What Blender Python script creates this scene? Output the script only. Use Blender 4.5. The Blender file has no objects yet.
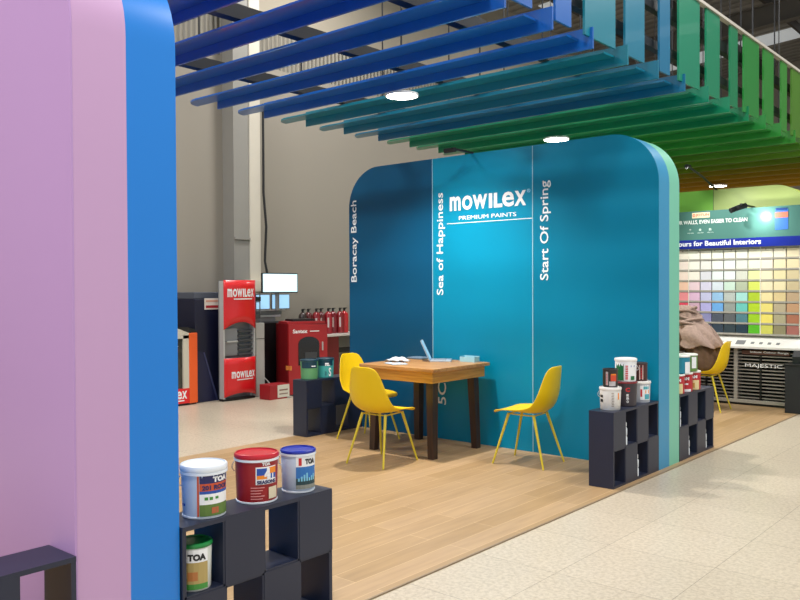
import bpy, bmesh, math, random
from mathutils import Vector, Matrix, noise
random.seed(7)
SC = bpy.context.scene
COL = SC.collection
R = math.radians

# ------------------------------------------------------------ camera, light, exposure
cam_data = bpy.data.cameras.new('camera')
cam = bpy.data.objects.new('camera', cam_data)
COL.objects.link(cam)
cam_data.sensor_width = 36.0
cam_data.lens = 814.06 / 800 * 36.0
cam_data.clip_end = 200
yaw, pitch, roll = R(40.6454), R(-0.8719), R(-0.2614)
fw = Vector((-math.sin(yaw), math.cos(yaw), 0))
rt = Vector((math.cos(yaw), math.sin(yaw), 0))
up = Vector((0, 0, 1))
f2 = fw * math.cos(pitch) + up * math.sin(pitch)
u2 = rt.cross(f2)
r3 = rt * math.cos(roll) + u2 * math.sin(roll)
u3 = -rt * math.sin(roll) + u2 * math.cos(roll)
m = Matrix((r3, u3, -f2)).transposed().to_4x4()
m.translation = Vector((0, 0, 1.5))
cam.matrix_world = m
SC.camera = cam

W = bpy.data.worlds.new('world')
SC.world = W
W.use_nodes = True
W.node_tree.nodes['Background'].inputs[0].default_value = (0.90, 0.95, 1.0, 1)
W.node_tree.nodes['Background'].inputs[1].default_value = 0.6

SC.view_settings.view_transform = 'Standard'
SC.view_settings.look = 'None'
SC.view_settings.exposure = 0.45
SC.view_settings.gamma = 1.0
SC.view_settings.use_curve_mapping = False


def area_light(name, loc, target, size, power, col=(1, 1, 1), shape='SQUARE', sizey=None):
    d = bpy.data.lights.new(name, 'AREA')
    d.energy = power
    d.color = col
    d.shape = shape
    d.size = size
    if sizey:
        d.size_y = sizey
    o = bpy.data.objects.new(name, d)
    COL.objects.link(o)
    o.location = loc
    o.rotation_euler = (Vector(target) - Vector(loc)).to_track_quat('-Z', 'Y').to_euler()
    return o


# fill lights added under the hall roof, out of view and without fixtures
for i, (x, y, p) in enumerate([(-1.0, 0.5, 190), (-0.5, 6.0, 170), (-0.8, 12.0, 180), (-7.6, 3.0, 150),
                               (-7.6, 8.5, 150), (-6.5, 14.0, 120), (-3.6, -2.6, 250)]):
    area_light('hall_fill_light', (x, y, 6.9), (x, y, 0), 1.0, p, (1.0, 0.97, 0.94), 'DISK')


# ------------------------------------------------------------ materials
def lin(h):
    if isinstance(h, (tuple, list)):
        return tuple(h) + ((1,) if len(h) == 3 else ())
    h = h.lstrip('#')
    v = [int(h[i:i + 2], 16) / 255 for i in (0, 2, 4)]
    return tuple(c / 12.92 if c <= 0.04045 else ((c + 0.055) / 1.055) ** 2.4 for c in v) + (1,)


MATS = {}


def mat(name, colour='#808080', rough=0.5, metal=0.0, var=0.04, scale=6.0, bump=0.0, spec=0.5, emit=None, es=1.0, coat=0.0):
    if name in MATS:
        return MATS[name]
    mt = bpy.data.materials.new(name)
    mt.use_nodes = True
    nt = mt.node_tree
    b = nt.nodes['Principled BSDF']
    c = lin(colour)
    b.inputs['Roughness'].default_value = rough
    b.inputs['Metallic'].default_value = metal
    b.inputs['Specular IOR Level'].default_value = spec
    b.inputs['Coat Weight'].default_value = coat
    tc = nt.nodes.new('ShaderNodeTexCoord')
    nz = nt.nodes.new('ShaderNodeTexNoise')
    nz.inputs['Scale'].default_value = scale
    nz.inputs['Detail'].default_value = 4
    nt.links.new(tc.outputs['Object'], nz.inputs['Vector'])
    mx = nt.nodes.new('ShaderNodeMix')
    mx.data_type = 'RGBA'
    mx.inputs[6].default_value = tuple(min(1, k * (1 - var)) for k in c[:3]) + (1,)
    mx.inputs[7].default_value = tuple(min(1, k * (1 + var)) for k in c[:3]) + (1,)
    nt.links.new(nz.outputs['Fac'], mx.inputs[0])
    nt.links.new(mx.outputs[2], b.inputs['Base Color'])
    if bump:
        bp = nt.nodes.new('ShaderNodeBump')
        bp.inputs['Strength'].default_value = bump
        bp.inputs['Distance'].default_value = 0.01
        nt.links.new(nz.outputs['Fac'], bp.inputs['Height'])
        nt.links.new(bp.outputs['Normal'], b.inputs['Normal'])
    if emit:
        b.inputs['Emission Color'].default_value = lin(emit)
        b.inputs['Emission Strength'].default_value = es
    MATS[name] = mt
    return mt


def wood_floor_mat():
    mt = bpy.data.materials.new('wood_plank_floor')
    mt.use_nodes = True
    nt = mt.node_tree
    b = nt.nodes['Principled BSDF']
    L = nt.links.new
    tc = nt.nodes.new('ShaderNodeTexCoord')
    mp = nt.nodes.new('ShaderNodeMapping')
    mp.inputs['Rotation'].default_value = (0, 0, R(90))
    L(tc.outputs['Object'], mp.inputs['Vector'])
    br = nt.nodes.new('ShaderNodeTexBrick')
    br.offset = 0.37
    br.inputs['Scale'].default_value = 1.0
    br.inputs['Brick Width'].default_value = 1.25
    br.inputs['Row Height'].default_value = 0.15
    br.inputs['Mortar Size'].default_value = 0.002
    br.inputs['Mortar Smooth'].default_value = 0.3
    br.inputs['Bias'].default_value = 0.0
    br.inputs['Color1'].default_value = lin('#a5875f')
    br.inputs['Color2'].default_value = lin('#b39570')
    br.inputs['Mortar'].default_value = lin('#d2b48a')
    L(mp.outputs['Vector'], br.inputs['Vector'])
    mp2 = nt.nodes.new('ShaderNodeMapping')
    mp2.inputs['Scale'].default_value = (26, 2.2, 1)
    L(tc.outputs['Object'], mp2.inputs['Vector'])
    nz = nt.nodes.new('ShaderNodeTexNoise')
    nz.inputs['Scale'].default_value = 1.0
    nz.inputs['Detail'].default_value = 6
    L(mp2.outputs['Vector'], nz.inputs['Vector'])
    ramp = nt.nodes.new('ShaderNodeValToRGB')
    ramp.color_ramp.elements[0].position = 0.3
    ramp.color_ramp.elements[0].color = (0.84, 0.82, 0.80, 1)
    ramp.color_ramp.elements[1].position = 0.7
    ramp.color_ramp.elements[1].color = (1.08, 1.07, 1.05, 1)
    L(nz.outputs['Fac'], ramp.inputs['Fac'])
    mx = nt.nodes.new('ShaderNodeMix')
    mx.data_type = 'RGBA'
    mx.blend_type = 'MULTIPLY'
    mx.inputs[0].default_value = 0.8
    L(br.outputs['Color'], mx.inputs[6])
    L(ramp.outputs['Color'], mx.inputs[7])
    L(mx.outputs[2], b.inputs['Base Color'])
    b.inputs['Roughness'].default_value = 0.42
    return mt


def terrazzo_mat():
    mt = bpy.data.materials.new('terrazzo_tiles')
    mt.use_nodes = True
    nt = mt.node_tree
    b = nt.nodes['Principled BSDF']
    L = nt.links.new
    tc = nt.nodes.new('ShaderNodeTexCoord')
    mp = nt.nodes.new('ShaderNodeMapping')
    mp.inputs['Location'].default_value = (1.54, -0.09, 0)
    L(tc.outputs['Object'], mp.inputs['Vector'])
    br = nt.nodes.new('ShaderNodeTexBrick')
    br.offset = 0.0
    br.inputs['Scale'].default_value = 1.0
    br.inputs['Brick Width'].default_value = 0.61
    br.inputs['Row Height'].default_value = 0.61
    br.inputs['Mortar Size'].default_value = 0.0016
    br.inputs['Color1'].default_value = lin('#cbbfab')
    br.inputs['Color2'].default_value = lin('#c4b8a4')
    br.inputs['Mortar'].default_value = lin('#8a7d6c')
    L(mp.outputs['Vector'], br.inputs['Vector'])
    vo = nt.nodes.new('ShaderNodeTexVoronoi')
    vo.inputs['Scale'].default_value = 75
    L(tc.outputs['Object'], vo.inputs['Vector'])
    cr = nt.nodes.new('ShaderNodeValToRGB')
    e = cr.color_ramp.elements
    e[0].position = 0.0
    e[0].color = (0.42, 0.36, 0.30, 1)
    e[1].position = 0.30
    e[1].color = (1, 1, 1, 1)
    L(vo.outputs['Distance'], cr.inputs['Fac'])
    nz = nt.nodes.new('ShaderNodeTexNoise')
    nz.inputs['Scale'].default_value = 45
    nz.inputs['Detail'].default_value = 5
    L(tc.outputs['Object'], nz.inputs['Vector'])
    cr2 = nt.nodes.new('ShaderNodeValToRGB')
    cr2.color_ramp.elements[0].position = 0.35
    cr2.color_ramp.elements[0].color = (0.82, 0.80, 0.77, 1)
    cr2.color_ramp.elements[1].position = 0.6
    cr2.color_ramp.elements[1].color = (1.04, 1.04, 1.04, 1)
    L(nz.outputs['Fac'], cr2.inputs['Fac'])
    m1 = nt.nodes.new('ShaderNodeMix')
    m1.data_type = 'RGBA'
    m1.blend_type = 'MULTIPLY'
    m1.inputs[0].default_value = 0.55
    L(br.outputs['Color'], m1.inputs[6])
    L(cr.outputs['Color'], m1.inputs[7])
    m2 = nt.nodes.new('ShaderNodeMix')
    m2.data_type = 'RGBA'
    m2.blend_type = 'MULTIPLY'
    m2.inputs[0].default_value = 1
    L(m1.outputs[2], m2.inputs[6])
    L(cr2.outputs['Color'], m2.inputs[7])
    L(m2.outputs[2], b.inputs['Base Color'])
    b.inputs['Roughness'].default_value = 0.34
    return mt


def grain_mat(name, c1, c2, axis_scale, rough=0.4):
    mt = bpy.data.materials.new(name)
    mt.use_nodes = True
    nt = mt.node_tree
    b = nt.nodes['Principled BSDF']
    L = nt.links.new
    tc = nt.nodes.new('ShaderNodeTexCoord')
    mp = nt.nodes.new('ShaderNodeMapping')
    mp.inputs['Scale'].default_value = axis_scale
    L(tc.outputs['Object'], mp.inputs['Vector'])
    nz = nt.nodes.new('ShaderNodeTexNoise')
    nz.inputs['Scale'].default_value = 1
    nz.inputs['Detail'].default_value = 5
    nz.inputs['Distortion'].default_value = 0.6
    L(mp.outputs['Vector'], nz.inputs['Vector'])
    cr = nt.nodes.new('ShaderNodeValToRGB')
    cr.color_ramp.elements[0].position = 0.35
    cr.color_ramp.elements[0].color = lin(c1)
    cr.color_ramp.elements[1].position = 0.65
    cr.color_ramp.elements[1].color = lin(c2)
    L(nz.outputs['Fac'], cr.inputs['Fac'])
    L(cr.outputs['Color'], b.inputs['Base Color'])
    b.inputs['Roughness'].default_value = rough
    MATS[name] = mt
    return mt


def corrugated_mat(name, col, axis, freq):
    mt = bpy.data.materials.new(name)
    mt.use_nodes = True
    nt = mt.node_tree
    b = nt.nodes['Principled BSDF']
    L = nt.links.new
    tc = nt.nodes.new('ShaderNodeTexCoord')
    wv = nt.nodes.new('ShaderNodeTexWave')
    wv.bands_direction = axis
    wv.inputs['Scale'].default_value = freq
    L(tc.outputs['Object'], wv.inputs['Vector'])
    cr = nt.nodes.new('ShaderNodeValToRGB')
    c = lin(col)
    cr.color_ramp.elements[0].color = tuple(k * 0.62 for k in c[:3]) + (1,)
    cr.color_ramp.elements[1].color = c
    cr.color_ramp.elements[1].position = 0.5
    L(wv.outputs['Color'], cr.inputs['Fac'])
    L(cr.outputs['Color'], b.inputs['Base Color'])
    bp = nt.nodes.new('ShaderNodeBump')
    bp.inputs['Distance'].default_value = 0.03
    L(wv.outputs['Fac'], bp.inputs['Height'])
    L(bp.outputs['Normal'], b.inputs['Normal'])
    b.inputs['Roughness'].default_value = 0.5
    return mt


WOODF = wood_floor_mat()
TERR = terrazzo_mat()
OAK = grain_mat('oak_top', '#b27c44', '#c8985e', (3, 30, 30), 0.35)
OAKA = grain_mat('oak_apron', '#a97426', '#c8933c', (2.5, 2.5, 42), 0.35)
DARKW = grain_mat('dark_stained_wood', '#2a1b13', '#40291b', (30, 30, 2), 0.45)
NAVY = mat('navy_laminate', '#20263a', 0.4, var=0.06)
WHITE = mat('white_lettering', '#f4f6f6', 0.5)
YEL = mat('yellow_plastic', '#efc806', 0.4, var=0.02)
YLEG = mat('yellow_painted_steel', '#d6c134', 0.4)
STEEL = mat('dark_steel', '#2c2d30', 0.5, 0.3)
BLACK = mat('black_plastic', '#131416', 0.45)
RED = mat('signal_red', '#e0161e', 0.35, coat=0.3)


# ------------------------------------------------------------ geometry helpers
class MB:
    def __init__(s):
        s.bm = bmesh.new()

    def box(s, x0, x1, y0, y1, z0, z1, bev=0.0):
        vs = [s.bm.verts.new((x, y, z)) for x in (x0, x1) for y in (y0, y1) for z in (z0, z1)]
        q = [(0, 1, 3, 2), (4, 6, 7, 5), (0, 4, 5, 1), (2, 3, 7, 6), (0, 2, 6, 4), (1, 5, 7, 3)]
        fs = [s.bm.faces.new([vs[i] for i in t]) for t in q]
        if bev > 0:
            es = list({e for f in fs for e in f.edges})
            bmesh.ops.bevel(s.bm, geom=es, offset=bev, segments=2, affect='EDGES', profile=0.5)
        return s

    def prism(s, pts, axis, a0, a1):
        """pts: 2D outline, extruded along axis ('x': pts=(y,z); 'y': pts=(x,z); 'z': pts=(x,y))"""
        def p3(p, a):
            return {'x': (a, p[0], p[1]), 'y': (p[0], a, p[1]), 'z': (p[0], p[1], a)}[axis]
        lo = [s.bm.verts.new(p3(p, a0)) for p in pts]
        hi = [s.bm.verts.new(p3(p, a1)) for p in pts]
        n = len(pts)
        s.bm.faces.new(lo)
        s.bm.faces.new(hi[::-1])
        for i in range(n):
            s.bm.faces.new((lo[i], hi[i], hi[(i + 1) % n], lo[(i + 1) % n]))
        return s

    def lathe(s, prof, cx=0, cy=0, n=32, cap=True):
        rings = []
        for r_, z in prof:
            rings.append([s.bm.verts.new((cx + r_ * math.cos(2 * math.pi * i / n), cy + r_ * math.sin(2 * math.pi * i / n), z)) for i in range(n)])
        for a, b in zip(rings, rings[1:]):
            for i in range(n):
                s.bm.faces.new((a[i], a[(i + 1) % n], b[(i + 1) % n], b[i]))
        if cap:
            s.bm.faces.new(rings[0][::-1])
            s.bm.faces.new(rings[-1])
        return s

    def rod(s, p0, p1, r0, r1=None, n=10):
        p0, p1 = Vector(p0), Vector(p1)
        r1 = r0 if r1 is None else r1
        d = (p1 - p0).normalized()
        a = d.orthogonal().normalized()
        b = d.cross(a)
        A = [s.bm.verts.new(p0 + (a * math.cos(t) + b * math.sin(t)) * r0) for t in [2 * math.pi * i / n for i in range(n)]]
        B = [s.bm.verts.new(p1 + (a * math.cos(t) + b * math.sin(t)) * r1) for t in [2 * math.pi * i / n for i in range(n)]]
        for i in range(n):
            s.bm.faces.new((A[i], A[(i + 1) % n], B[(i + 1) % n], B[i]))
        s.bm.faces.new(A[::-1])
        s.bm.faces.new(B)
        return s

    def tube(s, pts, r, n=8):
        pts = [Vector(p) for p in pts]
        rings = []
        for i, p in enumerate(pts):
            d = (pts[min(i + 1, len(pts) - 1)] - pts[max(i - 1, 0)]).normalized()
            ref = Vector((0, 0, 1)) if abs(d.z) < 0.9 else Vector((1, 0, 0))
            a = d.cross(ref).normalized()
            b = d.cross(a)
            rings.append([s.bm.verts.new(p + (a * math.cos(t) + b * math.sin(t)) * r) for t in [2 * math.pi * k / n for k in range(n)]])
        for A, B in zip(rings, rings[1:]):
            for k in range(n):
                s.bm.faces.new((A[k], A[(k + 1) % n], B[(k + 1) % n], B[k]))
        s.bm.faces.new(rings[0][::-1])
        s.bm.faces.new(rings[-1])
        return s

    def quadbeam(s, p0, p1, w0, w1):
        """square tapered leg from p0 to p1, horizontal section"""
        def ring(p, w):
            return [s.bm.verts.new((p[0] + a * w / 2, p[1] + b * w / 2, p[2])) for a, b in ((-1, -1), (1, -1), (1, 1), (-1, 1))]
        A, B = ring(p0, w0), ring(p1, w1)
        for i in range(4):
            s.bm.faces.new((A[i], A[(i + 1) % 4], B[(i + 1) % 4], B[i]))
        s.bm.faces.new(A[::-1])
        s.bm.faces.new(B)
        return s

    def grid(s, rows):
        vs = [[s.bm.verts.new(p) for p in r_] for r_ in rows]
        for a, b in zip(vs, vs[1:]):
            for i in range(len(a) - 1):
                s.bm.faces.new((a[i], a[i + 1], b[i + 1], b[i]))
        return s

    def move(s, loc=(0, 0, 0), rz=0):
        s.bm.transform(Matrix.Translation(loc) @ Matrix.Rotation(rz, 4, 'Z'))
        return s

    def build(s, name, m, parent=None, smooth=False, solid=0, subsurf=0, origin=None):
        bmesh.ops.recalc_face_normals(s.bm, faces=s.bm.faces)
        me = bpy.data.meshes.new(name)
        if origin is not None:
            s.bm.transform(Matrix.Translation(-Vector(origin)))
        s.bm.to_mesh(me)
        s.bm.free()
        if smooth:
            for p in me.polygons:
                p.use_smooth = True
            if not solid and not subsurf:
                try:
                    me.set_sharp_from_angle(angle=R(35))
                except Exception:
                    pass
        o = bpy.data.objects.new(name, me)
        COL.objects.link(o)
        me.materials.append(m)
        if origin is not None:
            o.location = origin
        if parent:
            o.parent = parent
        if solid:
            md = o.modifiers.new('solid', 'SOLIDIFY')
            md.thickness = solid
            md.offset = 0
        if subsurf:
            md = o.modifiers.new('sub', 'SUBSURF')
            md.levels = md.render_levels = subsurf
        return o


def tag(o, label=None, cat=None, group=None, kind=None):
    if label:
        o['label'] = label
    if cat:
        o['category'] = cat
    if group:
        o['group'] = group
    if kind:
        o['kind'] = kind
    return o


def empty(name, loc, label, cat, group=None, rz=0):
    o = bpy.data.objects.new(name, None)
    o.empty_display_size = 0.1
    COL.objects.link(o)
    o.location = loc
    o.rotation_euler = (0, 0, rz)
    return tag(o, label, cat, group)


def struct(o):
    o['kind'] = 'structure'
    return o


def copy_tree(o, parent=None):
    c = o.copy()
    COL.objects.link(c)
    if parent:
        c.parent = parent
    for ch in list(o.children):
        copy_tree(ch, c)
    return c


def glyph_mesh(s, bold=0.0):
    cu = bpy.data.curves.new('t', 'FONT')
    cu.body = s
    cu.size = 1
    cu.offset = bold
    cu.resolution_u = 3
    o = bpy.data.objects.new('t', cu)
    COL.objects.link(o)
    dg = bpy.context.evaluated_depsgraph_get()
    dg.update()
    me = bpy.data.meshes.new_from_object(o.evaluated_get(dg))
    vs = [v.co.copy() for v in me.vertices]
    fs = [tuple(p.vertices) for p in me.polygons]
    bpy.data.meshes.remove(me)
    bpy.data.objects.remove(o)
    bpy.data.curves.remove(cu)
    x0 = min(v.x for v in vs)
    x1 = max(v.x for v in vs)
    y0 = min(v.y for v in vs)
    y1 = max(v.y for v in vs)
    return [((v.x - x0) / (x1 - x0), (v.y - y0) / (y1 - y0)) for v in vs], fs


def add_text(bm, s, x, y, w, h, bold=0.0):
    vs, fs = glyph_mesh(s, bold)
    b = [bm.verts.new((x + a * w, y + c * h, 0)) for a, c in vs]
    for f in fs:
        try:
            bm.faces.new([b[i] for i in f])
        except ValueError:
            pass


def add_rect(bm, x, y, w, h):
    n = max(1, int(w / 0.02))
    for i in range(n):
        xa, xb = x + w * i / n, x + w * (i + 1) / n
        bm.faces.new([bm.verts.new((a, c, 0)) for a, c in ((xa, y), (xb, y), (xb, y + h), (xa, y + h))])


def add_logo(bm, x, y, w, h):
    gl = [('m', 125, 195, 0.03), ('O', 205, 270, 0.05), ('W', 272, 362, 0.05), ('I', 372, 392, 0.05),
          ('L', 402, 452, 0.05), ('e', 452, 521, 0.02), ('X', 524, 590, 0.05)]
    for g, a, b, bo in gl:
        add_text(bm, g, x + (a - 125) / 465 * w, y, (b - a) / 465 * w, h, bo)


def decal(name, fill, m, parent, o, u, v, thick=0.002, wrap=None):
    """fill(bm) draws in 2-D; mapped on plane o+u*x+v*y or wrapped on a cylinder wrap=(radius, angle0)"""
    bm = bmesh.new()
    fill(bm)
    r_ = bmesh.ops.extrude_face_region(bm, geom=list(bm.faces))
    for g in r_['geom']:
        if isinstance(g, bmesh.types.BMVert):
            g.co.z = 1.0
    o, u, v = Vector(o), Vector(u), Vector(v)
    nrm = u.cross(v)
    for q in bm.verts:
        x, y, z = q.co
        if wrap:
            rad, a0 = wrap
            a = a0 + x / rad
            rr = rad + thick * z
            q.co = Vector((rr * math.cos(a), rr * math.sin(a), y)) + o
        else:
            q.co = o + u * x + v * y + nrm * thick * z
    bmesh.ops.recalc_face_normals(bm, faces=bm.faces)
    me = bpy.data.meshes.new(name)
    bm.to_mesh(me)
    bm.free()
    me.materials.append(m)
    ob = bpy.data.objects.new(name, me)
    COL.objects.link(ob)
    ob.parent = parent
    return ob


UX, UY, UZ = (1, 0, 0), (0, 1, 0), (0, 0, 1)

# ------------------------------------------------------------ setting
XA = -2.70       # aisle edge of the booths
XW = -6.18       # inner edge of the booths
fl = MB().box(-9.6, 6, -6, 24, -0.1, 0.0).build('floor', TERR)
struct(fl)
wf = MB().box(-6.165, -2.655, -2.0, 11.2, 0.0, 0.006).build('floor', WOODF)
struct(wf)
MB_trim = MB().box(-2.655, -2.643, -2.0, 11.2, 0.0, 0.008).build('trim_1', mat('floor_trim', '#8d7a5f', 0.4))
struct(MB_trim)
PLASTER = mat('plaster_wall', '#8f897e', 0.75, var=0.04, scale=0.5)
struct(MB().box(-9.8, -9.6, -6, 24, 0, 4.85).build('wall_left', PLASTER))
struct(MB().box(-9.8, -9.62, -6, 24, 4.85, 5.45).build('wall_left_band', corrugated_mat('corrugated_sheet', '#8d887c', 'Y', 3.6)))
struct(MB().box(-9.8, -9.6, -6, 24, 5.45, 7.6).build('wall_left_upper', mat('upper_wall', '#9a9283', 0.75, scale=0.7)))
struct(MB().box(-9.8, 6, 24, 24.2, 0, 8.6).build('wall_back', mat('far_wall', '#8c857a', 0.8)))
# roof sheets sloping up to the right with lighter translucent sheets
roof = MB()
roof.bm.faces.new([roof.bm.verts.new(p) for p in ((-9.8, -6, 7.4), (6, -6, 8.6), (6, 24, 8.6), (-9.8, 24, 7.4))])
ro = roof.build('ceiling', corrugated_mat('roof_sheet', '#8f8c88', 'Y', 1.1), solid=0.05)
struct(ro)
for k, y in enumerate((3.0, 9.0, 15.0, 21.0)):
    def zr(x):
        return 7.4 + (x + 9.8) / 15.8 * 1.2
    s_ = MB()
    s_.bm.faces.new([s_.bm.verts.new(p) for p in ((-9.0, y, zr(-9.0) - .04), (5, y, zr(5) - .04), (5, y + 0.9, zr(5) - .04), (-9.0, y + 0.9, zr(-9.0) - .04))])
    o = s_.build('window_%d' % (k + 1), mat('skylight_sheet', '#d8dde0', 0.5, emit='#e8eef2', es=0.22), solid=0.02)
    struct(o)
BEAM = mat('roof_beam_steel', '#57534e', 0.6)
DBEAM = mat('dark_roof_steel', '#38332f', 0.6)
for y in (1.0, 6.6, 12.2, 17.8):
    b = MB()
    z0 = 6.55
    # I-section rafter following the roof
    for za, zb, hw in ((-0.02, 0.0, 0.1), (0.0, 0.4, 0.012), (0.4, 0.42, 0.1)):
        b.prism([(-9.6, z0 + za), (6, z0 + 1.2 + za), (6, z0 + 1.2 + zb), (-9.6, z0 + zb)], 'y', y - hw, y + hw)
    o = b.build('roof_beam', BEAM)
    tag(o, {1.0: 'grey steel roof beam nearest the viewer, above the blue ceiling slats', 6.6: 'second steel roof beam from the viewer, over the teal wall',
            12.2: 'third steel roof beam, seen past the green slats', 17.8: 'farthest steel roof beam at the back of the hall'}[y], 'beam', 'rafters under the roof')
for i, x in enumerate((-8.4, -6.9, -5.4, -3.9, -2.4, -0.9, 0.6, 2.1)):
    z = 7.4 + (x + 9.8) / 15.8 * 1.2 - 0.26
    o = MB().box(x - .03, x + .03, -5, 23.9, z, z + 0.18).build('purlin', DBEAM)
    tag(o, 'thin dark roof purlin running lengthwise, the %s from the left wall' % ('first', 'second', 'third', 'fourth', 'fifth', 'sixth', 'seventh', 'eighth')[i], 'beam', 'purlins under the roof')

# steel column against the left wall
col = empty('steel_column', (-9.45, 7.47, 0), 'tall grey steel column with a cream flange standing against the left wall', 'column')
MB().box(-.15, .1, -.2, .075, 0, 6.6).build('web', mat('column_grey', '#8b8983', 0.6), col)
MB().box(-.15, .12, .075, .275, 0, 6.6, 0.01).build('flange', mat('column_cream', '#c6c0b2', 0.6), col)
MB().box(.1, .13, -.2, .075, 2.2, 2.23).build('brace_bar', mat('column_grey', '#8b8983'), col)
cab = MB()
pts = [(-9.31, 7.78, 4.2), (-9.32, 7.79, 3.6), (-9.31, 7.78, 2.9), (-9.30, 7.82, 2.4), (-9.30, 7.79, 1.9), (-9.28, 7.82, 1.70)]
cab.tube(pts, 0.018)
tag(cab.build('power_cable', BLACK, smooth=True), 'black cable running down the cream side of the steel column', 'cable')


# ------------------------------------------------------------ rounded display walls
def rr_outline(x0, x1, z0, z1, rad, n=14, left=True, right=True):
    pts = [(x0, z0), (x1, z0)]
    if right:
        for i in range(n + 1):
            a = math.pi / 2 * i / n
            pts.append((x1 - rad + rad * math.cos(a), z1 - rad + rad * math.sin(a)))
    else:
        pts.append((x1, z1))
    if left:
        for i in range(n + 1):
            a = math.pi / 2 + math.pi / 2 * i / n
            pts.append((x0 + rad + rad * math.cos(a), z1 - rad + rad * math.sin(a)))
    else:
        pts.append((x0, z1))
    return pts


WH = 2.775
SEAMS = [XW, -5.027, -3.877, XA]


def display_wall(y, label, front, back, panels, seam, WH=WH):
    t = empty('display_wall', (0, 0, 0), label, 'display wall')
    t.location = ((XW + XA) / 2, y, 0)
    cx = (XW + XA) / 2
    MB().prism(rr_outline(XW - cx, XA - cx, 0.006, WH, 0.42), 'y', 0.0, 0.205).build('front_layer', front, t, smooth=True)
    MB().prism(rr_outline(XW - cx, XA - cx, 0.006, WH, 0.42), 'y', 0.205, 0.415).build('back_layer', back, t, smooth=True)
    for i in range(3):
        a, b = SEAMS[i] - cx, SEAMS[i + 1] - cx
        g = 0.003
        o = MB().prism(rr_outline(a + (g if i else 0), b - (g if i < 2 else 0), 0.006, WH, 0.42, left=(i == 0), right=(i == 2)), 'y', -0.008, -0.0005).build('panel', panels[i][0], t, smooth=True)
        o['label'] = panels[i][1]
    for i in (1, 2):
        MB().box(SEAMS[i] - cx - .003, SEAMS[i] - cx + .003, -0.010, 0, 0.006, WH - 0.004).build('seam_strip', seam, t)
    return t


GL = dict(rough=0.38, var=0.02, scale=0.8, spec=0.3)
teal = display_wall(6.365, 'tall round-cornered display wall in three blue-green panels, behind the yellow chairs',
                    mat('wall_edge_blue', '#3f93bd', **GL), mat('wall_back_seafoam', '#7cc6ab', **GL),
                    [(mat('panel_deep_blue', '#024f74', **GL), 'deep sea blue panel with a rounded top left corner'),
                     (mat('panel_turquoise', '#0089ad', **GL), 'turquoise middle panel carrying the white logo'),
                     (mat('panel_teal', '#007d9e', **GL), 'teal right panel with a rounded top right corner')],
                    mat('seam_pale', '#a9cfd8', 0.5))
LAV = mat('panel_lavender', '#b892c6', rough=0.33, var=0.03, scale=0.7)
lav = display_wall(1.41, 'tall lavender display wall with pink and sky blue edge, filling the left side',
                   mat('wall_edge_pink', '#c39cc4', rough=0.33, var=0.02, scale=0.8), mat('wall_back_blue', '#127bd4', rough=0.33, var=0.02, scale=0.8),
                   [(LAV, 'lavender panel far left'), (LAV, 'lavender panel in the middle'), (LAV, 'lavender panel at the aisle edge')], mat('seam_lav', '#a583ad'), 2.84)
lime = display_wall(10.9, 'farthest display wall in light green, behind the paint colour rack',
                    mat('wall_edge_lime', '#b6cf6a', **GL), mat('wall_back_lime', '#c6c85c', **GL),
                    [(mat('panel_green', '#79b34c', **GL), 'green panel'), (mat('panel_lime', '#86c452', **GL), 'bright lime green panel'),
                     (mat('panel_pale_lime', '#b7c77b', **GL), 'pale yellow-green panel')], mat('seam_dark', '#4b5a3a'))

# writing on the teal wall
cx = (XW + XA) / 2
fy = -0.0085


def wall_text(s, x0, x1, z0, z1, bold=0.008):
    decal('lettering', lambda bm: add_text(bm, s, 0, 0, z1 - z0, x1 - x0, bold), WHITE, teal, (x1 - cx, fy, z0), UZ, (-1, 0, 0))


wall_text('Boracay Beach', -6.15, -6.045, 1.563, 2.44)
wall_text('Sea of Happiness', -4.975, -4.87, 1.425, 2.43)
wall_text('Start Of Spring', -3.80, -3.69, 1.56, 2.447)
wall_text('5C-', -4.965, -4.865, 0.344, 0.62)
decal('logo', lambda bm: add_logo(bm, 0, 0, .865, .138), WHITE, teal, (-4.81 - cx, fy, 2.243), UX, UZ)
decal('tagline', lambda bm: add_text(bm, 'PREMIUM PAINTS', .11, -.093, .65, .038, 0.0), WHITE, teal, (-4.81 - cx, fy, 2.243), UX, UZ)
decal('underline', lambda bm: add_rect(bm, -.035, -.125, .965, .006), WHITE, teal, (-4.81 - cx, fy, 2.243), UX, UZ)
decal('registered_mark', lambda bm: (add_text(bm, 'O', 0, 0, .035, .035), add_text(bm, 'R', .011, .008, .014, .02)), mat('pale_blue_mark', '#8fd0ec'), teal, (-3.935 - cx, fy, 2.355), UX, UZ)


# ------------------------------------------------------------ canopy of slats
def yn(n):
    return 4.67 + 0.557 * n


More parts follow.
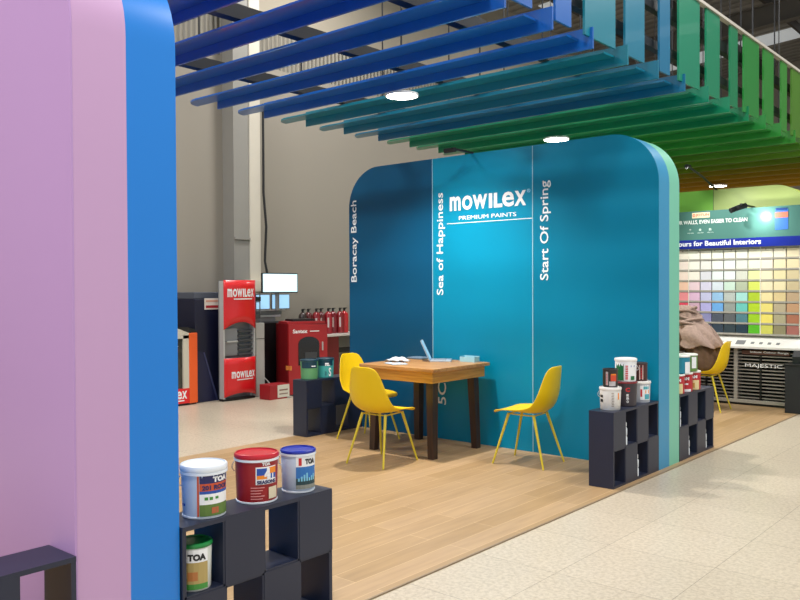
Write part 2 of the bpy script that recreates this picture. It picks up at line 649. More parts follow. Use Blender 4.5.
SL = {}
for _a, _cs, _n in ((-7, ('#3a3fa2', '#3a41a6', '#3644a8'), 'violet'), (-4, ('#2846a4', '#204aa6', '#1b4ea8'), 'indigo blue'),
                    (-1, ('#1556aa', '#125aae', '#105eb0'), 'royal blue'), (2, ('#13788c', '#11728e', '#0f6a90'), 'teal blue'),
                    (5, ('#0c8060', '#0c805a', '#0e7c50'), 'sea green'), (8, ('#248438', '#2c8634', '#368832'), 'leaf green'),
                    (11, ('#4a7c22', '#587c1f', '#667a1c'), 'yellow green'), (14, ('#80741a', '#8c7418', '#96741a'), 'olive yellow'), (17, ('#a07c1c', '#aa841e'), 'mustard yellow')):
    for _k, _c in enumerate(_cs):
        SL[_a + _k] = (_c, _n)
RW = {2: (-0.63, -0.16, 'wide'), 0: (-0.55, -0.21, 'medium'), 1: (-0.475, -0.265, 'narrow')}
ORD = ['first', 'second', 'third', 'fourth', 'fifth', 'sixth', 'seventh', 'eighth', 'ninth', 'tenth', 'eleventh', 'twelfth', 'thirteenth', 'fourteenth',
       'fifteenth', 'sixteenth', 'seventeenth', 'eighteenth', 'nineteenth', 'twentieth', 'twenty-first', 'twenty-second', 'twenty-third', 'twenty-fourth', 'twenty-fifth', 'twenty-sixth']
for i, n in enumerate(range(-5, 19)):
    y = yn(n)
    c, cn = SL[n]
    wa, wb, wn = RW[n % 3]
    mt = mat('slat_' + c[1:], c, 0.3, var=0.03, scale=1.5, coat=0.35)
    t = empty('ceiling_slat', (-4.4, y, 3.17), '%s ceiling slat with %s upturned end, the %s from the viewer' % (cn, wn, ORD[i]), 'ceiling slat', 'coloured slats of the booth canopy')
    MB().box(-6.24 + 4.4, -2.70 + 4.4, 0, 0.018, 0, 0.15).build('upright_board', mt, t)
    # flat strip with the rounded far left end
    pts = [(1.59, 0), (1.59, -0.17)]
    for k in range(7):
        a = math.pi / 2 * k / 6
        pts.append((-1.95 - 0.20 * math.sin(a) + 0.0, -0.17 * math.cos(a)))
    MB().prism(pts, 'z', 0.070, 0.085).build('flat_strip', mt, t)
    MB().box(1.662, 1.68, wa, wb, 0.085, 0.86).build('upturned_end', mt, t)
# carriers holding the slats and hanger rods
for x, lb in ((-5.72, 'dark steel carrier rail above the slats near their left ends'), (-4.48, 'dark steel carrier rail above the slats over the table'),
              (-3.42, 'dark steel carrier rail above the slats near their right ends')):
    t = empty('carrier_rail', (x, 8, 3.33), lb, 'rail', 'rails carrying the canopy')
    MB().box(-.04, .04, -6.5, 6.9, 0, .1).build('rail', STEEL, t)
    for k in range(12):
        y = -6.2 + 1.15 * k
        MB().rod((0.0, y, .1), (0.0, y, 4.15 + (x + 9.8) / 15.8 * 1.2 - 0.1), 0.008, n=6).build('hanger_rod', STEEL, t)
t = empty('edge_rail', (-2.82, 8, 3.78), 'pair of dark steel rails behind the upturned slat ends', 'rail')
MB().box(-.03, .03, -6.5, 6.9, 0.0, .1).build('rail', STEEL, t)
MB().box(-.03, .03, -6.5, 6.9, -0.32, -.25).build('rail', STEEL, t)
for k in range(12):
    y = -6.2 + 1.15 * k
    MB().rod((0.0, y, .1), (0.0, y, 3.72 + (-2.82 + 9.8) / 15.8 * 1.2 - 0.12), 0.008, n=6).build('hanger_rod', STEEL, t)

tag(MB().box(-2.755, -2.705, 1.2, 14.6, 4.032, 4.06).build('top_rail', mat('pale_rail', '#b9b3a6', 0.5)), 'pale grey rail along the top of the upturned slat ends', 'rail')
# round downlights hanging under the slats
for i, (x, y, lb) in enumerate([(-4.60, 2.6, 'round white ceiling downlight among the nearest slats'),
                                (-4.56, 5.35, 'round white downlight under the blue slats, above the table'),
                                (-4.62, 8.08, 'round white downlight under the green slats, over the top of the teal wall'),
                                (-4.774, 13.62, 'round white downlight under the yellow slats, above the lime wall')]):
    t = empty('downlight', (x, y, 3.145), lb, 'ceiling light', 'downlights in the canopy')
    MB().lathe([(0.0, .022), (0.13, .022), (0.142, .018), (0.145, 0.0), (0.133, 0.0), (0.133, .006), (0.0, .006)], n=32, cap=False).build('housing', mat('white_metal', '#e6e6e4', 0.4), t, smooth=True)
    MB().lathe([(0.132, .0), (0.132, .0055)], n=32).build('lens', mat('lamp_lens', '#ffffff', 0.4, emit='#fffaf0', es=14), t)
    d = bpy.data.lights.new('downlight_source', 'SPOT')
    d.energy = (230, 290, 300, 230)[i]
    d.color = (1.0, 0.95, 0.88)
    d.spot_size = R(125)
    d.spot_blend = 0.7
    d.shadow_soft_size = 0.07
    a = bpy.data.objects.new('downlight_source', d)
    COL.objects.link(a)
    a.location = (x, y, 3.135)


def spot(loc, rz, lb, power=0, target=None):
    t = empty('track_spotlight', loc, lb, 'spotlight', 'black spotlights on arms', rz)
    MB().box(-.012, .012, -0.34, 0.0, 0.0, .02).build('arm', BLACK, t)
    MB().box(-.05, .05, -.40, -.30, -.005, .025, .004).build('bracket', BLACK, t)
    MB().rod((0, -.36, .0), (0, -.30, -.09), .035, .045, 14).build('lamp_head', BLACK, t, smooth=True)
    if power:
        a = area_light('spotlight_source', (loc[0], loc[1] - .33, loc[2] - .1), target, .07, power, (1, .97, .9), 'DISK')


def cam_at(px, py, axis, v):
    """not used for layout tricks; keeps measured points readable"""
    return None


# ------------------------------------------------------------ checker shelves
SH = 0.567


def shelf(loc, rz, label, open_first, n=4, group='low navy checker shelves beside the display walls', length=0.81):
    """front faces +X locally, runs along +Y, depth 0.2"""
    t = empty('display_shelf', loc, label, 'shelf', group, rz)
    D, T = 0.2, 0.018
    cw = length / n
    z0 = 0.0
    b = MB()
    for k in range(n + 1):
        y = min(max(k * cw, T / 2), length - T / 2)
        b.box(-D, -.002, y - T / 2, y + T / 2, z0 + T, SH - T)
    b.box(-D, -.002, T / 2, length - T / 2, SH / 2 - T / 2, SH / 2 + T / 2)
    b.build('dividers', NAVY, t)
    MB().box(-D, 0, 0, length, z0, T).build('base_board', NAVY, t)
    MB().box(-D, 0, 0, length, SH - T, SH).build('top_board', NAVY, t)
    for r_ in range(2):
        for k in range(n):
            op = (k + r_ + (0 if open_first else 1)) % 2 == 0
            if not op:
                MB().box(-.002, 0.0005, k * cw, (k + 1) * cw, T * .5 if r_ == 0 else SH / 2, SH / 2 if r_ == 0 else SH - T * .5).build('front_panel', NAVY, t)
    return t


shelf((XA, 5.548, 0.006), 0, 'low navy checker shelf stacked with six paint cans, in front of the teal wall edge', True)
shelf((XA, 6.79, 0.006), 0, 'low navy checker shelf behind the seafoam wall edge, holding red and cream cans', False)
shelf((-2.685, 1.829, 0.006), 0, 'low navy checker shelf with three large paint pails, beside the sky blue wall edge', False)
shelf((-2.685, 0.588, 0.006), 0, 'low navy shelf in front of the lavender wall at the bottom left corner', True)
shelf((-6.00, 5.548, 0.006), 0, 'low navy shelf with two small paint cans at the inner end of the teal wall', True)
ZT = SH + 0.006


# ------------------------------------------------------------ paint containers
def pail(name, x, y, z, r_, h, body, lid, label, cat='paint can', group=None, handle=True, ang=None, taper=0.93, lidh=0.13, rim=None):
    """round container; ang = azimuth the printed label is centred on"""
    t = empty(name, (x, y, z), label, cat, group)
    rb = r_ * taper
    MB().lathe([(rb * .96, 0.0), (rb, .004), (rb + (r_ - rb) * .9, h * (1 - lidh)), (r_ * .985, h * (1 - lidh) + .001)], n=36).build('body', body, t, smooth=True)
    z1 = h * (1 - lidh) + 0.001
    MB().lathe([(r_ * 1.02, z1), (r_ * 1.045, z1 + .004), (r_ * 1.045, h - .008), (r_ * 1.01, h - .002), (r_ * .95, h), (r_ * .93, h - .006), (0.001, h - .006)], n=36).build('lid', lid, t, smooth=True)
    if rim:
        MB().lathe([(rb * 1.0, 0.0005), (rb * 1.03, .002), (rb * 1.03, .008), (rb * 1.0, .0095)], n=36, cap=False).build('bottom_rim', rim, t, smooth=True)
        MB().lathe([(r_ * 1.0, z1 - .012), (r_ * 1.05, z1 - .010), (r_ * 1.05, z1 - .001), (r_ * 1.0, z1 - 0.0005)], n=36, cap=False).build('lid_rim', rim, t, smooth=True)
    if handle:
        b = MB()
        hp = []
        a = (ang or 0)
        for k in range(13):
            tt = math.pi * k / 12
            px = (r_ + .008) * math.cos(tt)
            pz = z1 - .012 - 0.36 * h * math.sin(tt)
            dy = 0.012 + r_ * 1.02 * math.sin(tt)
            # swings on the side away from the print
            hp.append((px * math.cos(a + math.pi / 2) - dy * math.cos(a), px * math.sin(a + math.pi / 2) - dy * math.sin(a), pz))
        b.tube(hp, .0022, 6)
        b.build('handle', mat('handle_wire', '#d8dadc', 0.35), t, smooth=True)
    return t


def wrap(t, r_, z0, a_c, w, h, m, fill=None, name='label_print', off=0.0008, thick=0.0006):
    """curved printed patch w x h centred on azimuth a_c at height z0"""
    rad = r_ + off
    f = fill or (lambda bm: add_rect(bm, 0, 0, w, h))
    return decal(name, f, m, t, (0, 0, z0), UX, UY, thick, wrap=(rad, a_c - w / 2 / rad))


LW = mat('print_white', '#f0f1f2', 0.45)
LB = mat('print_blue', '#1f4fa8', 0.45)
LO = mat('print_orange', '#ee8a1c', 0.45)
LG = mat('print_green', '#3c8b36', 0.45)
LR = mat('print_red', '#c8232c', 0.45)
LK = mat('print_black', '#15161a', 0.45)
LN = mat('print_navy', '#22245c', 0.45)
PW = mat('pail_white', '#c4d3e6', 0.4)
PWl = mat('pail_white_lid', '#e6ecf2', 0.4)

# big white pail
a0 = math.atan2(-2.0, 2.79)
T1 = a0 + 0.55
t = pail('paint_pail', -2.79, 2.005, ZT, 0.0925, 0.213, PW, PWl, 'white paint pail with a blue and orange roof paint label, leftmost on the near shelf', ang=T1, rim=PWl, group='large paint pails on the near shelf')
rr = .0905
W_ = 0.135
wrap(t, rr, .012, T1, W_, .047, mat('print_garden', '#5c7a34', 0.5))
wrap(t, rr, .059, T1, W_, .042, LW)
wrap(t, rr, .101, T1, W_, .012, LB)
wrap(t, rr, .113, T1, W_, .030, mat('print_rust', '#c9512c', 0.45))
wrap(t, rr, .143, T1, W_, .036, LN)
wrap(t, rr, .012, T1 - W_ / 2 / rr - .06, .008, .167, mat('print_rust', '#c9512c', 0.45))
wrap(t, rr, .147, T1 + .25, .075, .024, LW, lambda bm: add_text(bm, 'TOA', 0, 0, .075, .022, .06), 'lettering', .0018)
wrap(t, rr, .117, T1 + .02, .12, .02, LN, lambda bm: add_text(bm, '201 ROOF', 0, 0, .12, .019, .05), 'lettering', .0018)
wrap(t, rr, .069, T1 - .2, .06, .02, LG, lambda bm: (add_rect(bm, 0, .008, .014, .012), add_rect(bm, .02, .008, .014, .012), add_rect(bm, .045, .01, .014, .01)), 'label_print', .0018)
wrap(t, rr, .022, T1 - .05, .03, .024, mat('print_terracotta', '#b5603a'), None, 'label_print', .0018)
wrap(t, rr, .05, T1 - 1.5, .04, .012, LB, lambda bm: (add_rect(bm, 0, 0, .008, .01), add_rect(bm, .012, 0, .01, .01)), 'label_print', .0018)

# red pail
T2 = math.atan2(-2.32, 2.8) + 0.5
RP = mat('pail_red', '#9a1018', 0.38)
t = pail('paint_pail', -2.80, 2.29, ZT, 0.094, 0.212, RP, mat('lid_red', '#c01a2a', 0.32), 'deep red paint pail with glossy red lid, middle of the three on the near shelf', ang=T2, rim=PWl, group='large paint pails on the near shelf', lidh=.1)
rr = .092
wrap(t, rr, .085, T2, .100, .075, LW)
wrap(t, rr, .124, T2 - .25, .045, .030, LB, None, 'label_print', .0016)
wrap(t, rr, .108, T2 - .25, .045, .016, LO, None, 'label_print', .0016)
wrap(t, rr, .130, T2 + .32, .040, .026, LO, None, 'label_print', .0016)
wrap(t, rr, .108, T2 + .36, .030, .022, LB, None, 'label_print', .0016)
wrap(t, rr, .104, T2 + .03, .032, .052, LW, lambda bm: add_text(bm, '4', 0, 0, .03, .05, .06), 'lettering', .0026)
wrap(t, rr, .087, T2, .092, .016, LN, lambda bm: add_text(bm, 'SEASONS', 0, 0, .092, .016, .05), 'lettering', .0026)
wrap(t, rr, .165, T2 - .02, .042, .014, LW, lambda bm: add_text(bm, 'TOA', 0, 0, .04, .014, .06), 'lettering', .0012)
wrap(t, rr, .02, T2 + .36, .05, .05, mat('print_cream', '#d9cdb2', 0.5))
wrap(t, rr, .02, T2 - .45, .06, .06, mat('print_pink', '#d98a8a', .5), lambda bm: [add_rect(bm, 0, .05 - .012 * k, .06 - .008 * (k % 3), .004) for k in range(5)])

# white pail with blue lid
T3 = math.atan2(-2.6, 2.79) + 0.55
t = pail('paint_pail', -2.79, 2.525, ZT, 0.079, 0.192, PW, mat('lid_blue', '#1c2fa0', 0.3), 'white paint pail with a blue lid and city skyline label, nearest the shelf end', ang=T3, rim=PWl, group='large paint pails on the near shelf', lidh=.08)
rr = .0785
wrap(t, rr, .020, T3, .105, .018, mat('print_stone', '#8a8d84', 0.5))
wrap(t, rr, .038, T3, .105, .030, mat('print_dark_green', '#1c3f46', 0.5))
wrap(t, rr, .068, T3, .105, .052, mat('print_sea_blue', '#2a6fb8', 0.5))
wrap(t, rr, .120, T3, .105, .045, LW)
wrap(t, rr, .126, T3 - .42, .014, .034, LR, None, 'label_print', .0016)
wrap(t, rr, .055, T3, .09, .05, mat('print_sky', '#7cc0dc', 0.5), lambda bm: [add_rect(bm, .001 + .013 * k, 0, .008, .014 + .03 * ((k * 5) % 4) / 4) for k in range(7)], 'label_print', .0016)
wrap(t, rr, .130, T3 + .22, .056, .026, LK, lambda bm: add_text(bm, 'TOA', 0, 0, .056, .025, .06), 'lettering', .0018)

# green lidded pail inside the shelf
T4 = math.atan2(-1.93, 2.7) + .12
t = pail('paint_pail', -2.762, 1.935, 0.006 + SH / 2 + 0.0095, 0.071, 0.190, mat('pail_cream', '#d5d8cf', .4), mat('lid_green', '#15803a', 0.35), 'white paint pail with a green lid, inside the open top compartment of the near shelf', ang=T4, handle=False, lidh=.1)
rr = .0705
wrap(t, rr, .010, T4, .100, .022, LG)
wrap(t, rr, .032, T4, .100, .085, mat('print_field', '#b09a5e', .5))
wrap(t, rr, .045, T4 - .2, .04, .035, mat('print_tan', '#b5733c'), None, 'label_print', .0016)
wrap(t, rr, .117, T4, .100, .05, LW)
wrap(t, rr, .124, T4 + .05, .075, .028, LK, lambda bm: add_text(bm, 'TOA', 0, 0, .075, .027, .06), 'lettering', .0018)

# group on the shelf before the teal wall
WP = mat('pail_milk', '#dad6cf', .4)
WPl = mat('lid_milk', '#ece9e4', .4)
DKB = mat('tin_charcoal', '#3a3238', .4)
G6 = 'paint cans stacked in front of the teal wall'


def toward(x, y, d=0.0):
    return math.atan2(-y, -x) + d


x, y = -2.80, 5.70
t = pail('paint_can', x, y, ZT, .080, .172, WP, WPl, 'cream white pail at the left end of the shelf before the teal wall', ang=toward(x, y, .5), group=G6)
wrap(t, .078, .03, toward(x, y, .3), .03, .11, mat('print_taupe', '#9a8f84'), lambda bm: [add_rect(bm, .002 * (k % 2), .012 * k, .018, .006) for k in range(9)])
wrap(t, .078, .06, toward(x, y, -.95), .03, .06, LK, lambda bm: (add_rect(bm, 0, 0, .03, .022), add_rect(bm, 0, .034, .03, .02)))
wrap(t, .078, .08, toward(x, y, .85), .012, .05, LO, None)
x, y = -2.80, 5.96
t = pail('paint_can', x, y, ZT, .088, .190, DKB, mat('lid_maroon', '#7c1a24', .4), 'charcoal grey tin with a maroon lid, middle of the bottom row before the teal wall', ang=0, handle=False, group=G6, lidh=.07)
wrap(t, .0865, .03, toward(x, y, .2), .02, .1, LW, lambda bm: (add_text(bm, 'O', 0, .0, .018, .02, .05), add_text(bm, 'm', 0, .026, .018, .018, .05), add_text(bm, 'E', 0, .05, .018, .018, .05)), 'lettering')
wrap(t, .0865, .115, toward(x, y, .2), .034, .034, LR, lambda bm: add_text(bm, 'C', 0, 0, .034, .034, .06), 'lettering')
wrap(t, .0865, .02, toward(x, y, -.75), .03, .045, LW)
x, y = -2.80, 6.22
t = pail('paint_can', x, y, ZT, .084, .172, mat('pail_grey_white', '#b9bcc2', .4), WPl, 'pale grey pail with a colourful label at the right end before the teal wall', ang=toward(x, y, .5), handle=False, group=G6)
T_ = toward(x, y, .55)
wrap(t, .082, .025, T_, .085, .115, LW)
wrap(t, .082, .030, T_ + .2, .045, .04, mat('print_aqua', '#4aa9b8'), None, 'label_print', .0016)
wrap(t, .082, .075, T_ + .2, .035, .028, LO, None, 'label_print', .0016)
wrap(t, .082, .108, T_ + .1, .05, .024, mat('print_aqua', '#4aa9b8'), None, 'label_print', .0016)
wrap(t, .082, .05, T_ - .4, .014, .06, LR, None, 'label_print', .0016)
x, y = -2.80, 5.70
t = pail('paint_can', x, y, ZT + .1725, .056, .136, mat('tin_dark', '#2a2526', .4), mat('tin_lid_dark', '#3a3434', .35), 'small dark tin with orange and red label, on top of the cream white pail', handle=False, group=G6, taper=.99, lidh=.05)
T_ = toward(x, y, .1)
wrap(t, .0555, .015, T_ - .55, .018, .10, mat('print_silver', '#b9b3b3'))
wrap(t, .0555, .02, T_ - .55, .008, .09, LR, lambda bm: [add_rect(bm, 0, .012 * k, .008, .007) for k in range(7)], 'label_print', .0016)
wrap(t, .0555, .045, T_ + .35, .045, .05, mat('print_tomato', '#d1482a'))
wrap(t, .0555, .09, T_ + .35, .04, .010, LO, None, 'label_print', .0016)
wrap(t, .0555, .008, T_ + .2, .05, .035, mat('print_silver', '#b9b3b3'))
x, y = -2.80, 5.965
t = pail('paint_can', x, y, ZT + .1905, .083, .180, LW, WPl, 'white pail with a green and red label, topmost before the teal wall', ang=toward(x, y, -.9), group=G6)
T_ = toward(x, y, 0)
wrap(t, .0805, .01, T_ - .62, .07, .13, mat('print_forest', '#0f6a3c', .45))
wrap(t, .0805, .02, T_ + .1, .022, .115, LR, lambda bm: [add_rect(bm, 0, .014 * k, .02, .009) for k in range(8)])
wrap(t, .0805, .015, T_ + .7, .035, .03, mat('print_forest', '#0f6a3c'))
wrap(t, .0805, .115, T_ + .7, .035, .015, LB)
x, y = -2.80, 6.22
t = pail('paint_can', x, y, ZT + .1725, .060, .145, mat('tin_oxblood', '#46201f', .4), mat('tin_lid_dark', '#3a3434', .35), 'small dark red tin on top of the pale grey pail', handle=False, group=G6, taper=.99, lidh=.05)
T_ = toward(x, y, .2)
wrap(t, .0595, .012, T_, .032, .115, mat('print_pale_pink', '#d6b4ae'))
wrap(t, .0595, .02, T_, .010, .10, LR, lambda bm: [add_rect(bm, 0, .013 * k, .01, .008) for k in range(7)], 'label_print', .0016)

# cans behind the seafoam edge
G7 = 'paint cans on the shelf behind the seafoam wall edge'


def sq_tin(x, y, z, w, h, body, label, bits, lidc=None):
    t = pail('paint_tin', x, y, z, w / 2, h, body, lidc or WPl, label, handle=False, group=G7, taper=.99, lidh=.10)
    T_ = toward(x, y, .2)
    for (da, z0, ww, hh, m_) in bits:
        wrap(t, w / 2, z0, T_ + da, ww, hh, m_, None, 'label_print', .0016)
    return t


RT = mat('tin_red', '#b81c26', .4)
for (y, body, lb, kind) in ((6.905, RT, 'red and yellow tin partly hidden behind the seafoam edge, bottom row', 0), (7.09, RT, 'mostly red tin in the middle of the bottom row', 1),
                            (7.28, RT, 'red and cream tin at the right end of the bottom row', 2)):
    t = sq_tin(-2.79, y, ZT, .165, .17, body, lb, [])
    T_ = toward(-2.79, y, .15)
    if kind != 1:
        wrap(t, .0825, .004, T_, .13, .085, mat('print_pale_yellow', '#e2cf98', .5))
        wrap(t, .0825, .02, T_, .04, .045, mat('print_ochre', '#c08a3c', .5), None, 'label_print', .0016)
    else:
        wrap(t, .0825, .004, T_, .13, .022, LW)
        wrap(t, .0825, .065, T_, .07, .012, LW)
    wrap(t, .0825, .105, T_ + .05, .08, .028, LW, lambda bm: add_text(bm, 'SAM', 0, 0, .08, .028, .06), 'lettering', .0018)
y = 7.0
t = sq_tin(-2.79, y, ZT + .1705, .185, .155, mat('tin_teal', '#13809a', .4), 'teal and white tin on the upper row, against the seafoam edge', [(.75, .0, .07, .1, LW)])
y = 7.205
t = sq_tin(-2.79, y, ZT + .1705, .165, .155, mat('tin_moss', '#5f8a3a', .4), 'green and white tin at the right end of the upper row', [(.5, .03, .05, .1, LW), (-.4, .015, .05, .05, mat('print_moss_dark', '#36521f'))])

# cans on the inner shelf
t = pail('paint_can', -6.12, 5.70, ZT, .092, .20, mat('can_green', '#5f9a68', .4), mat('lid_petrol', '#123a4a', .35), 'light green can with a dark petrol lid, left one on the inner navy shelf', handle=False, group='two small cans on the inner shelf', lidh=.1)
T_ = toward(-6.1, 5.7)
wrap(t, .0905, .115, T_, .18, .064, mat('print_petrol', '#123a4a', .4))
wrap(t, .0905, .13, T_ + .5, .045, .010, LW, None, 'label_print', .0016)
t = pail('paint_can', -6.11, 5.915, ZT, .092, .20, mat('can_aqua', '#45a8a4', .4), mat('lid_petrol', '#123a4a', .35), 'aqua can with a dark petrol lid, right one on the inner navy shelf', handle=False, group='two small cans on the inner shelf', lidh=.1)
wrap(t, .0905, .125, T_, .18, .054, mat('print_petrol', '#123a4a', .4))
wrap(t, .0905, .125, T_ + .3, .06, .03, LW, lambda bm: (add_rect(bm, 0, .012, .04, .018), add_rect(bm, 0, 0, .055, .008)), 'label_print', .0016)
wrap(t, .0905, .02, T_ + .05, .012, .05, mat('print_petrol', '#123a4a', .4), lambda bm: (add_rect(bm, 0, 0, .004, .05), add_rect(bm, .010, 0, .004, .045)), 'label_print', .0016)
wrap(t, .0905, .015, T_ + .55, .03, .09, LW, lambda bm: add_text(bm, 'S', 0, 0, .03, .09, .03), 'label_print', .0016)

# slim white bottles standing in the open compartments
BW = mat('bottle_white', '#dfe6ea', .35)


def bottle(x, y, z, lb):
    t = empty('tint_bottle', (x, y, z), lb, 'bottle', 'slim white bottles in the shelf compartments')
    MB().lathe([(.014, 0), (.017, .003), (.017, .06), (.013, .066), (.013, .07), (.017, .076), (.017, .125), (.008, .14)], n=16).build('body', BW, t, smooth=True)
    MB().lathe([(.010, .1405), (.012, .1425), (.012, .168), (.008, .172)], n=12).build('cap', mat('cap_white', '#f4f6f8', .4), t, smooth=True)


cw = .81 / 4
bottle(-2.722, 5.548 + cw + .034, .006 + SH / 2 + .0095, 'slim white bottle in the top compartment of the shelf before the teal wall')
bottle(-2.722, 5.548 + 2 * cw + .034, .0245, 'slim white bottle in the bottom compartment of the shelf before the teal wall')
bottle(-2.722, 6.79 + .040, .006 + SH / 2 + .0095, 'slim white bottle beside the seafoam edge in the top compartment of the farther shelf')
bottle(-2.722, 6.79 + cw + .034, .0245, 'slim white bottle in the left bottom compartment of the farther shelf')
bottle(-2.722, 6.79 + 3 * cw + .034, .0245, 'slim white bottle in the right bottom compartment of the farther shelf')


# ------------------------------------------------------------ chairs
def make_chair(label):
    t = empty('shell_chair', (0, 0, 0), label, 'chair', 'yellow shell chairs')
    # (forward y, z, half width, edge lift (along surface normal))
    prof = [(0.245, 0.425, 0.150, .000), (0.235, 0.442, 0.185, .004), (0.19, 0.452, 0.208, .010), (0.11, 0.447, 0.222, .022), (0.02, 0.436, 0.230, .038),
            (-0.07, 0.430, 0.232, .055), (-0.145, 0.440, 0.228, .070), (-0.195, 0.475, 0.222, .075), (-0.222, 0.53, 0.216, .068), (-0.242, 0.60, 0.210, .055),
            (-0.252, 0.68, 0.184, .048), (-0.263, 0.75, 0.163, .042), (-0.271, 0.80, 0.138, .032), (-0.274, 0.826, 0.110, .020), (-0.274, 0.836, 0.066, .008)]
    rows = []
    n = 12
    for i, (y, z, w, e) in enumerate(prof):
        a = prof[max(i - 1, 0)]
        b = prof[min(i + 1, len(prof) - 1)]
        ty, tz = b[0] - a[0], b[1] - a[1]
        l = math.hypot(ty, tz)
        ny, nz = tz / l, -ty / l      # normal towards the sitter
        row = []
        for k in range(n + 1):
            s = -1 + 2 * k / n
            d = e * (abs(s) ** 2.4)
            row.append((w * s, y + ny * d, z + nz * d))
        rows.append(row)
    MB().grid(rows).build('seat_shell', YEL, t, smooth=True, solid=.009, subsurf=1)
    tops = {(-1, 1): (-.125, .12), (1, 1): (.125, .12), (-1, -1): (-.125, -.11), (1, -1): (.125, -.11)}
    for (sx, sy), (x, y) in tops.items():
        MB().rod((x, y, .428), (sx * .20, .235 if sy > 0 else -.235, 0), .013, .008, 12).build('leg', YLEG, t, smooth=True)
    b = MB()
    b.rod((-.125, .12, .424), (.125, .12, .424), .006)
    b.rod((-.125, -.11, .420), (.125, -.11, .420), .006)
    b.rod((-.125, .12, .424), (-.125, -.11, .420), .006)
    b.rod((.125, .12, .424), (.125, -.11, .420), .006)
    b.build('under_frame', YLEG, t, smooth=True)
    return t


ch = make_chair('yellow shell chair standing alone at the right of the table')
ZF = .0065
for i, (x, y, rz, lb) in enumerate([(-3.675, 5.95, 95, None), (-4.66, 5.185, 3, 'yellow shell chair at the near side of the table, its back to the viewer'),
                                    (-5.47, 5.88, -90, 'yellow shell chair at the left end of the table, behind another chair'),
                                    (-3.61, 9.90, 92, 'yellow shell chair under the seated person beyond the teal wall')]):
    o = ch if i == 0 else copy_tree(ch)
    o.location = (x, y, ZF)
    o.rotation_euler = (0, 0, R(rz))
    if lb:
        o['label'] = lb

# ------------------------------------------------------------ table
tb = empty('wooden_table', (-4.735, 5.865, ZF), 'square oak table with dark legs, between the yellow chairs', 'table')
tw = .435
MB().box(-tw, tw, -tw + .01, tw - .01, .765, .795, .004).build('table_top', OAK, tb)
MB().box(-tw + .035, tw - .035, -tw + .045, tw - .045, .665, .765, .002).build('apron', OAKA, tb)
for sx in (-1, 1):
    for sy in (-1, 1):
        MB().quadbeam((sx * .345, sy * .325, 0), (sx * .325, sy * .305, .665), .062, .075).build('leg', DARKW, tb)
TT = ZF + .795 + .0005
SILV = mat('laptop_silver', '#b8c6d2', .35, .4)
lp = empty('laptop', (-4.82, 6.06, TT), 'open silver laptop on the wooden table, lid tilted toward the left', 'laptop', None, R(35))
MB().box(.0, .20, -.13, .09, 0, .016, .003).build('keyboard_base', SILV, lp)
b = MB()
b.prism([(-.0, .012), (-.085, .2), (-.092, .197), (-.008, .010)], 'y', -.13, .09)
b.build('lid', SILV, lp)
b = MB()
b.prism([(-.0, .022), (-.081, .196), (-.0805, .1965), (.0008, .0225)], 'y', -.12, .08)
b.build('screen', mat('screen_blue', '#9cc7df', .3, emit='#9cc7df', es=.3), lp)
MB().box(.03, .15, -.11, .07, .0162, .0175).build('keys', mat('key_grey', '#8a949c', .5), lp)
nb = empty('notebook_computer', (-5.035, 6.17, TT), 'closed thin grey notebook lying left of the open laptop', 'notebook')
MB().box(-.12, .07, -.07, .08, 0, .012, .003).build('cover', mat('cover_grey', '#5f7180', .4), nb)
MB().box(-.115, .065, -.065, .075, .0122, .016).build('lid_sheet', mat('cover_blue_grey', '#7d93a6', .4), nb)
bx = empty('brochure_box', (-4.51, 6.20, TT + .0), 'clear pale blue box standing behind the open laptop', 'box')
bm_ = MB()
bm_.box(-.05, .12, -.03, .05, 0, .004)
bm_.box(-.05, .12, .046, .05, .004, .055)
bm_.box(-.05, .12, -.03, -.026, .004, .045)
bm_.box(-.05, -.046, -.026, .046, .004, .05)
bm_.box(.116, .12, -.026, .046, .004, .05)
bm_.build('tray', mat('tray_ice_blue', '#9fd0dc', .25), bx)
# crumpled brochures
for (x, y, rz, lb, c, dz) in ((-5.04, 5.83, 20, 'white crumpled brochure on the left part of the table', '#e6e8ea', 0), (-4.88, 5.62, -25, 'flat grey leaflet near the left front corner of the table', '#b9c2cc', 0)):
    rows = []
    hgt = .045 if dz == 0 and c == '#e6e8ea' else .012
    for i in range(9):
        row = []
        for j in range(7):
            px, py = (i - 4) * .026, (j - 3) * .026
            z = .002 + hgt * max(0, noise.noise(Vector((px * 14, py * 14, rz))) + .35) * (1 if 0 < i < 8 else .2)
            row.append((px, py, z))
        rows.append(row)
    o = MB().grid(rows).build('brochure', mat('paper_' + c[1:], c, .6), None, smooth=True, solid=.001)
    o.location = (x, y, TT + (.0 if hgt > .02 else .0))
    o.rotation_euler = (0, 0, R(rz))
    tag(o, lb, 'brochure')

# ------------------------------------------------------------ colour rack before the lime wall
rk = empty('colour_rack', (-3.7, 10.80, ZF), 'tall paint colour display rack with chip rows and header board', 'display rack')
X0, X1 = -5.0 + 3.7, -2.750 + 3.7
CREAM = mat('rack_cream', '#e9e6da', .5)
GREY = mat('rack_grey', '#a9a49a', .5)
MB().box(X0, X1, -.05, .05, 0, 2.0).build('back_panel', CREAM, rk)
hd = MB().box(X0, X1 + .6, -.17, .05, 2.10, 2.475).build('header_board', mat('header_green', '#4c7871', .22, var=.05, scale=1.2), rk)
bd = MB().box(X0, X1 + .6, -.175, .05, 1.985, 2.10).build('title_band', mat('band_blue', '#16248c', .3), rk)
HX = 3.7
decal('lettering', lambda bm: add_text(bm, 'YOUR WALLS, EVEN EASIER TO CLEAN', 0, 0, .985, .058, .008), WHITE, hd, (-4.345 + HX, -.1705, 2.30), UX, UZ)
decal('lettering', lambda bm: add_text(bm, 'Colours for Beautiful Interiors', 0, 0, 1.187, .066, .02), WHITE, bd, (-4.382 + HX, -.1755, 2.018), UX, UZ)
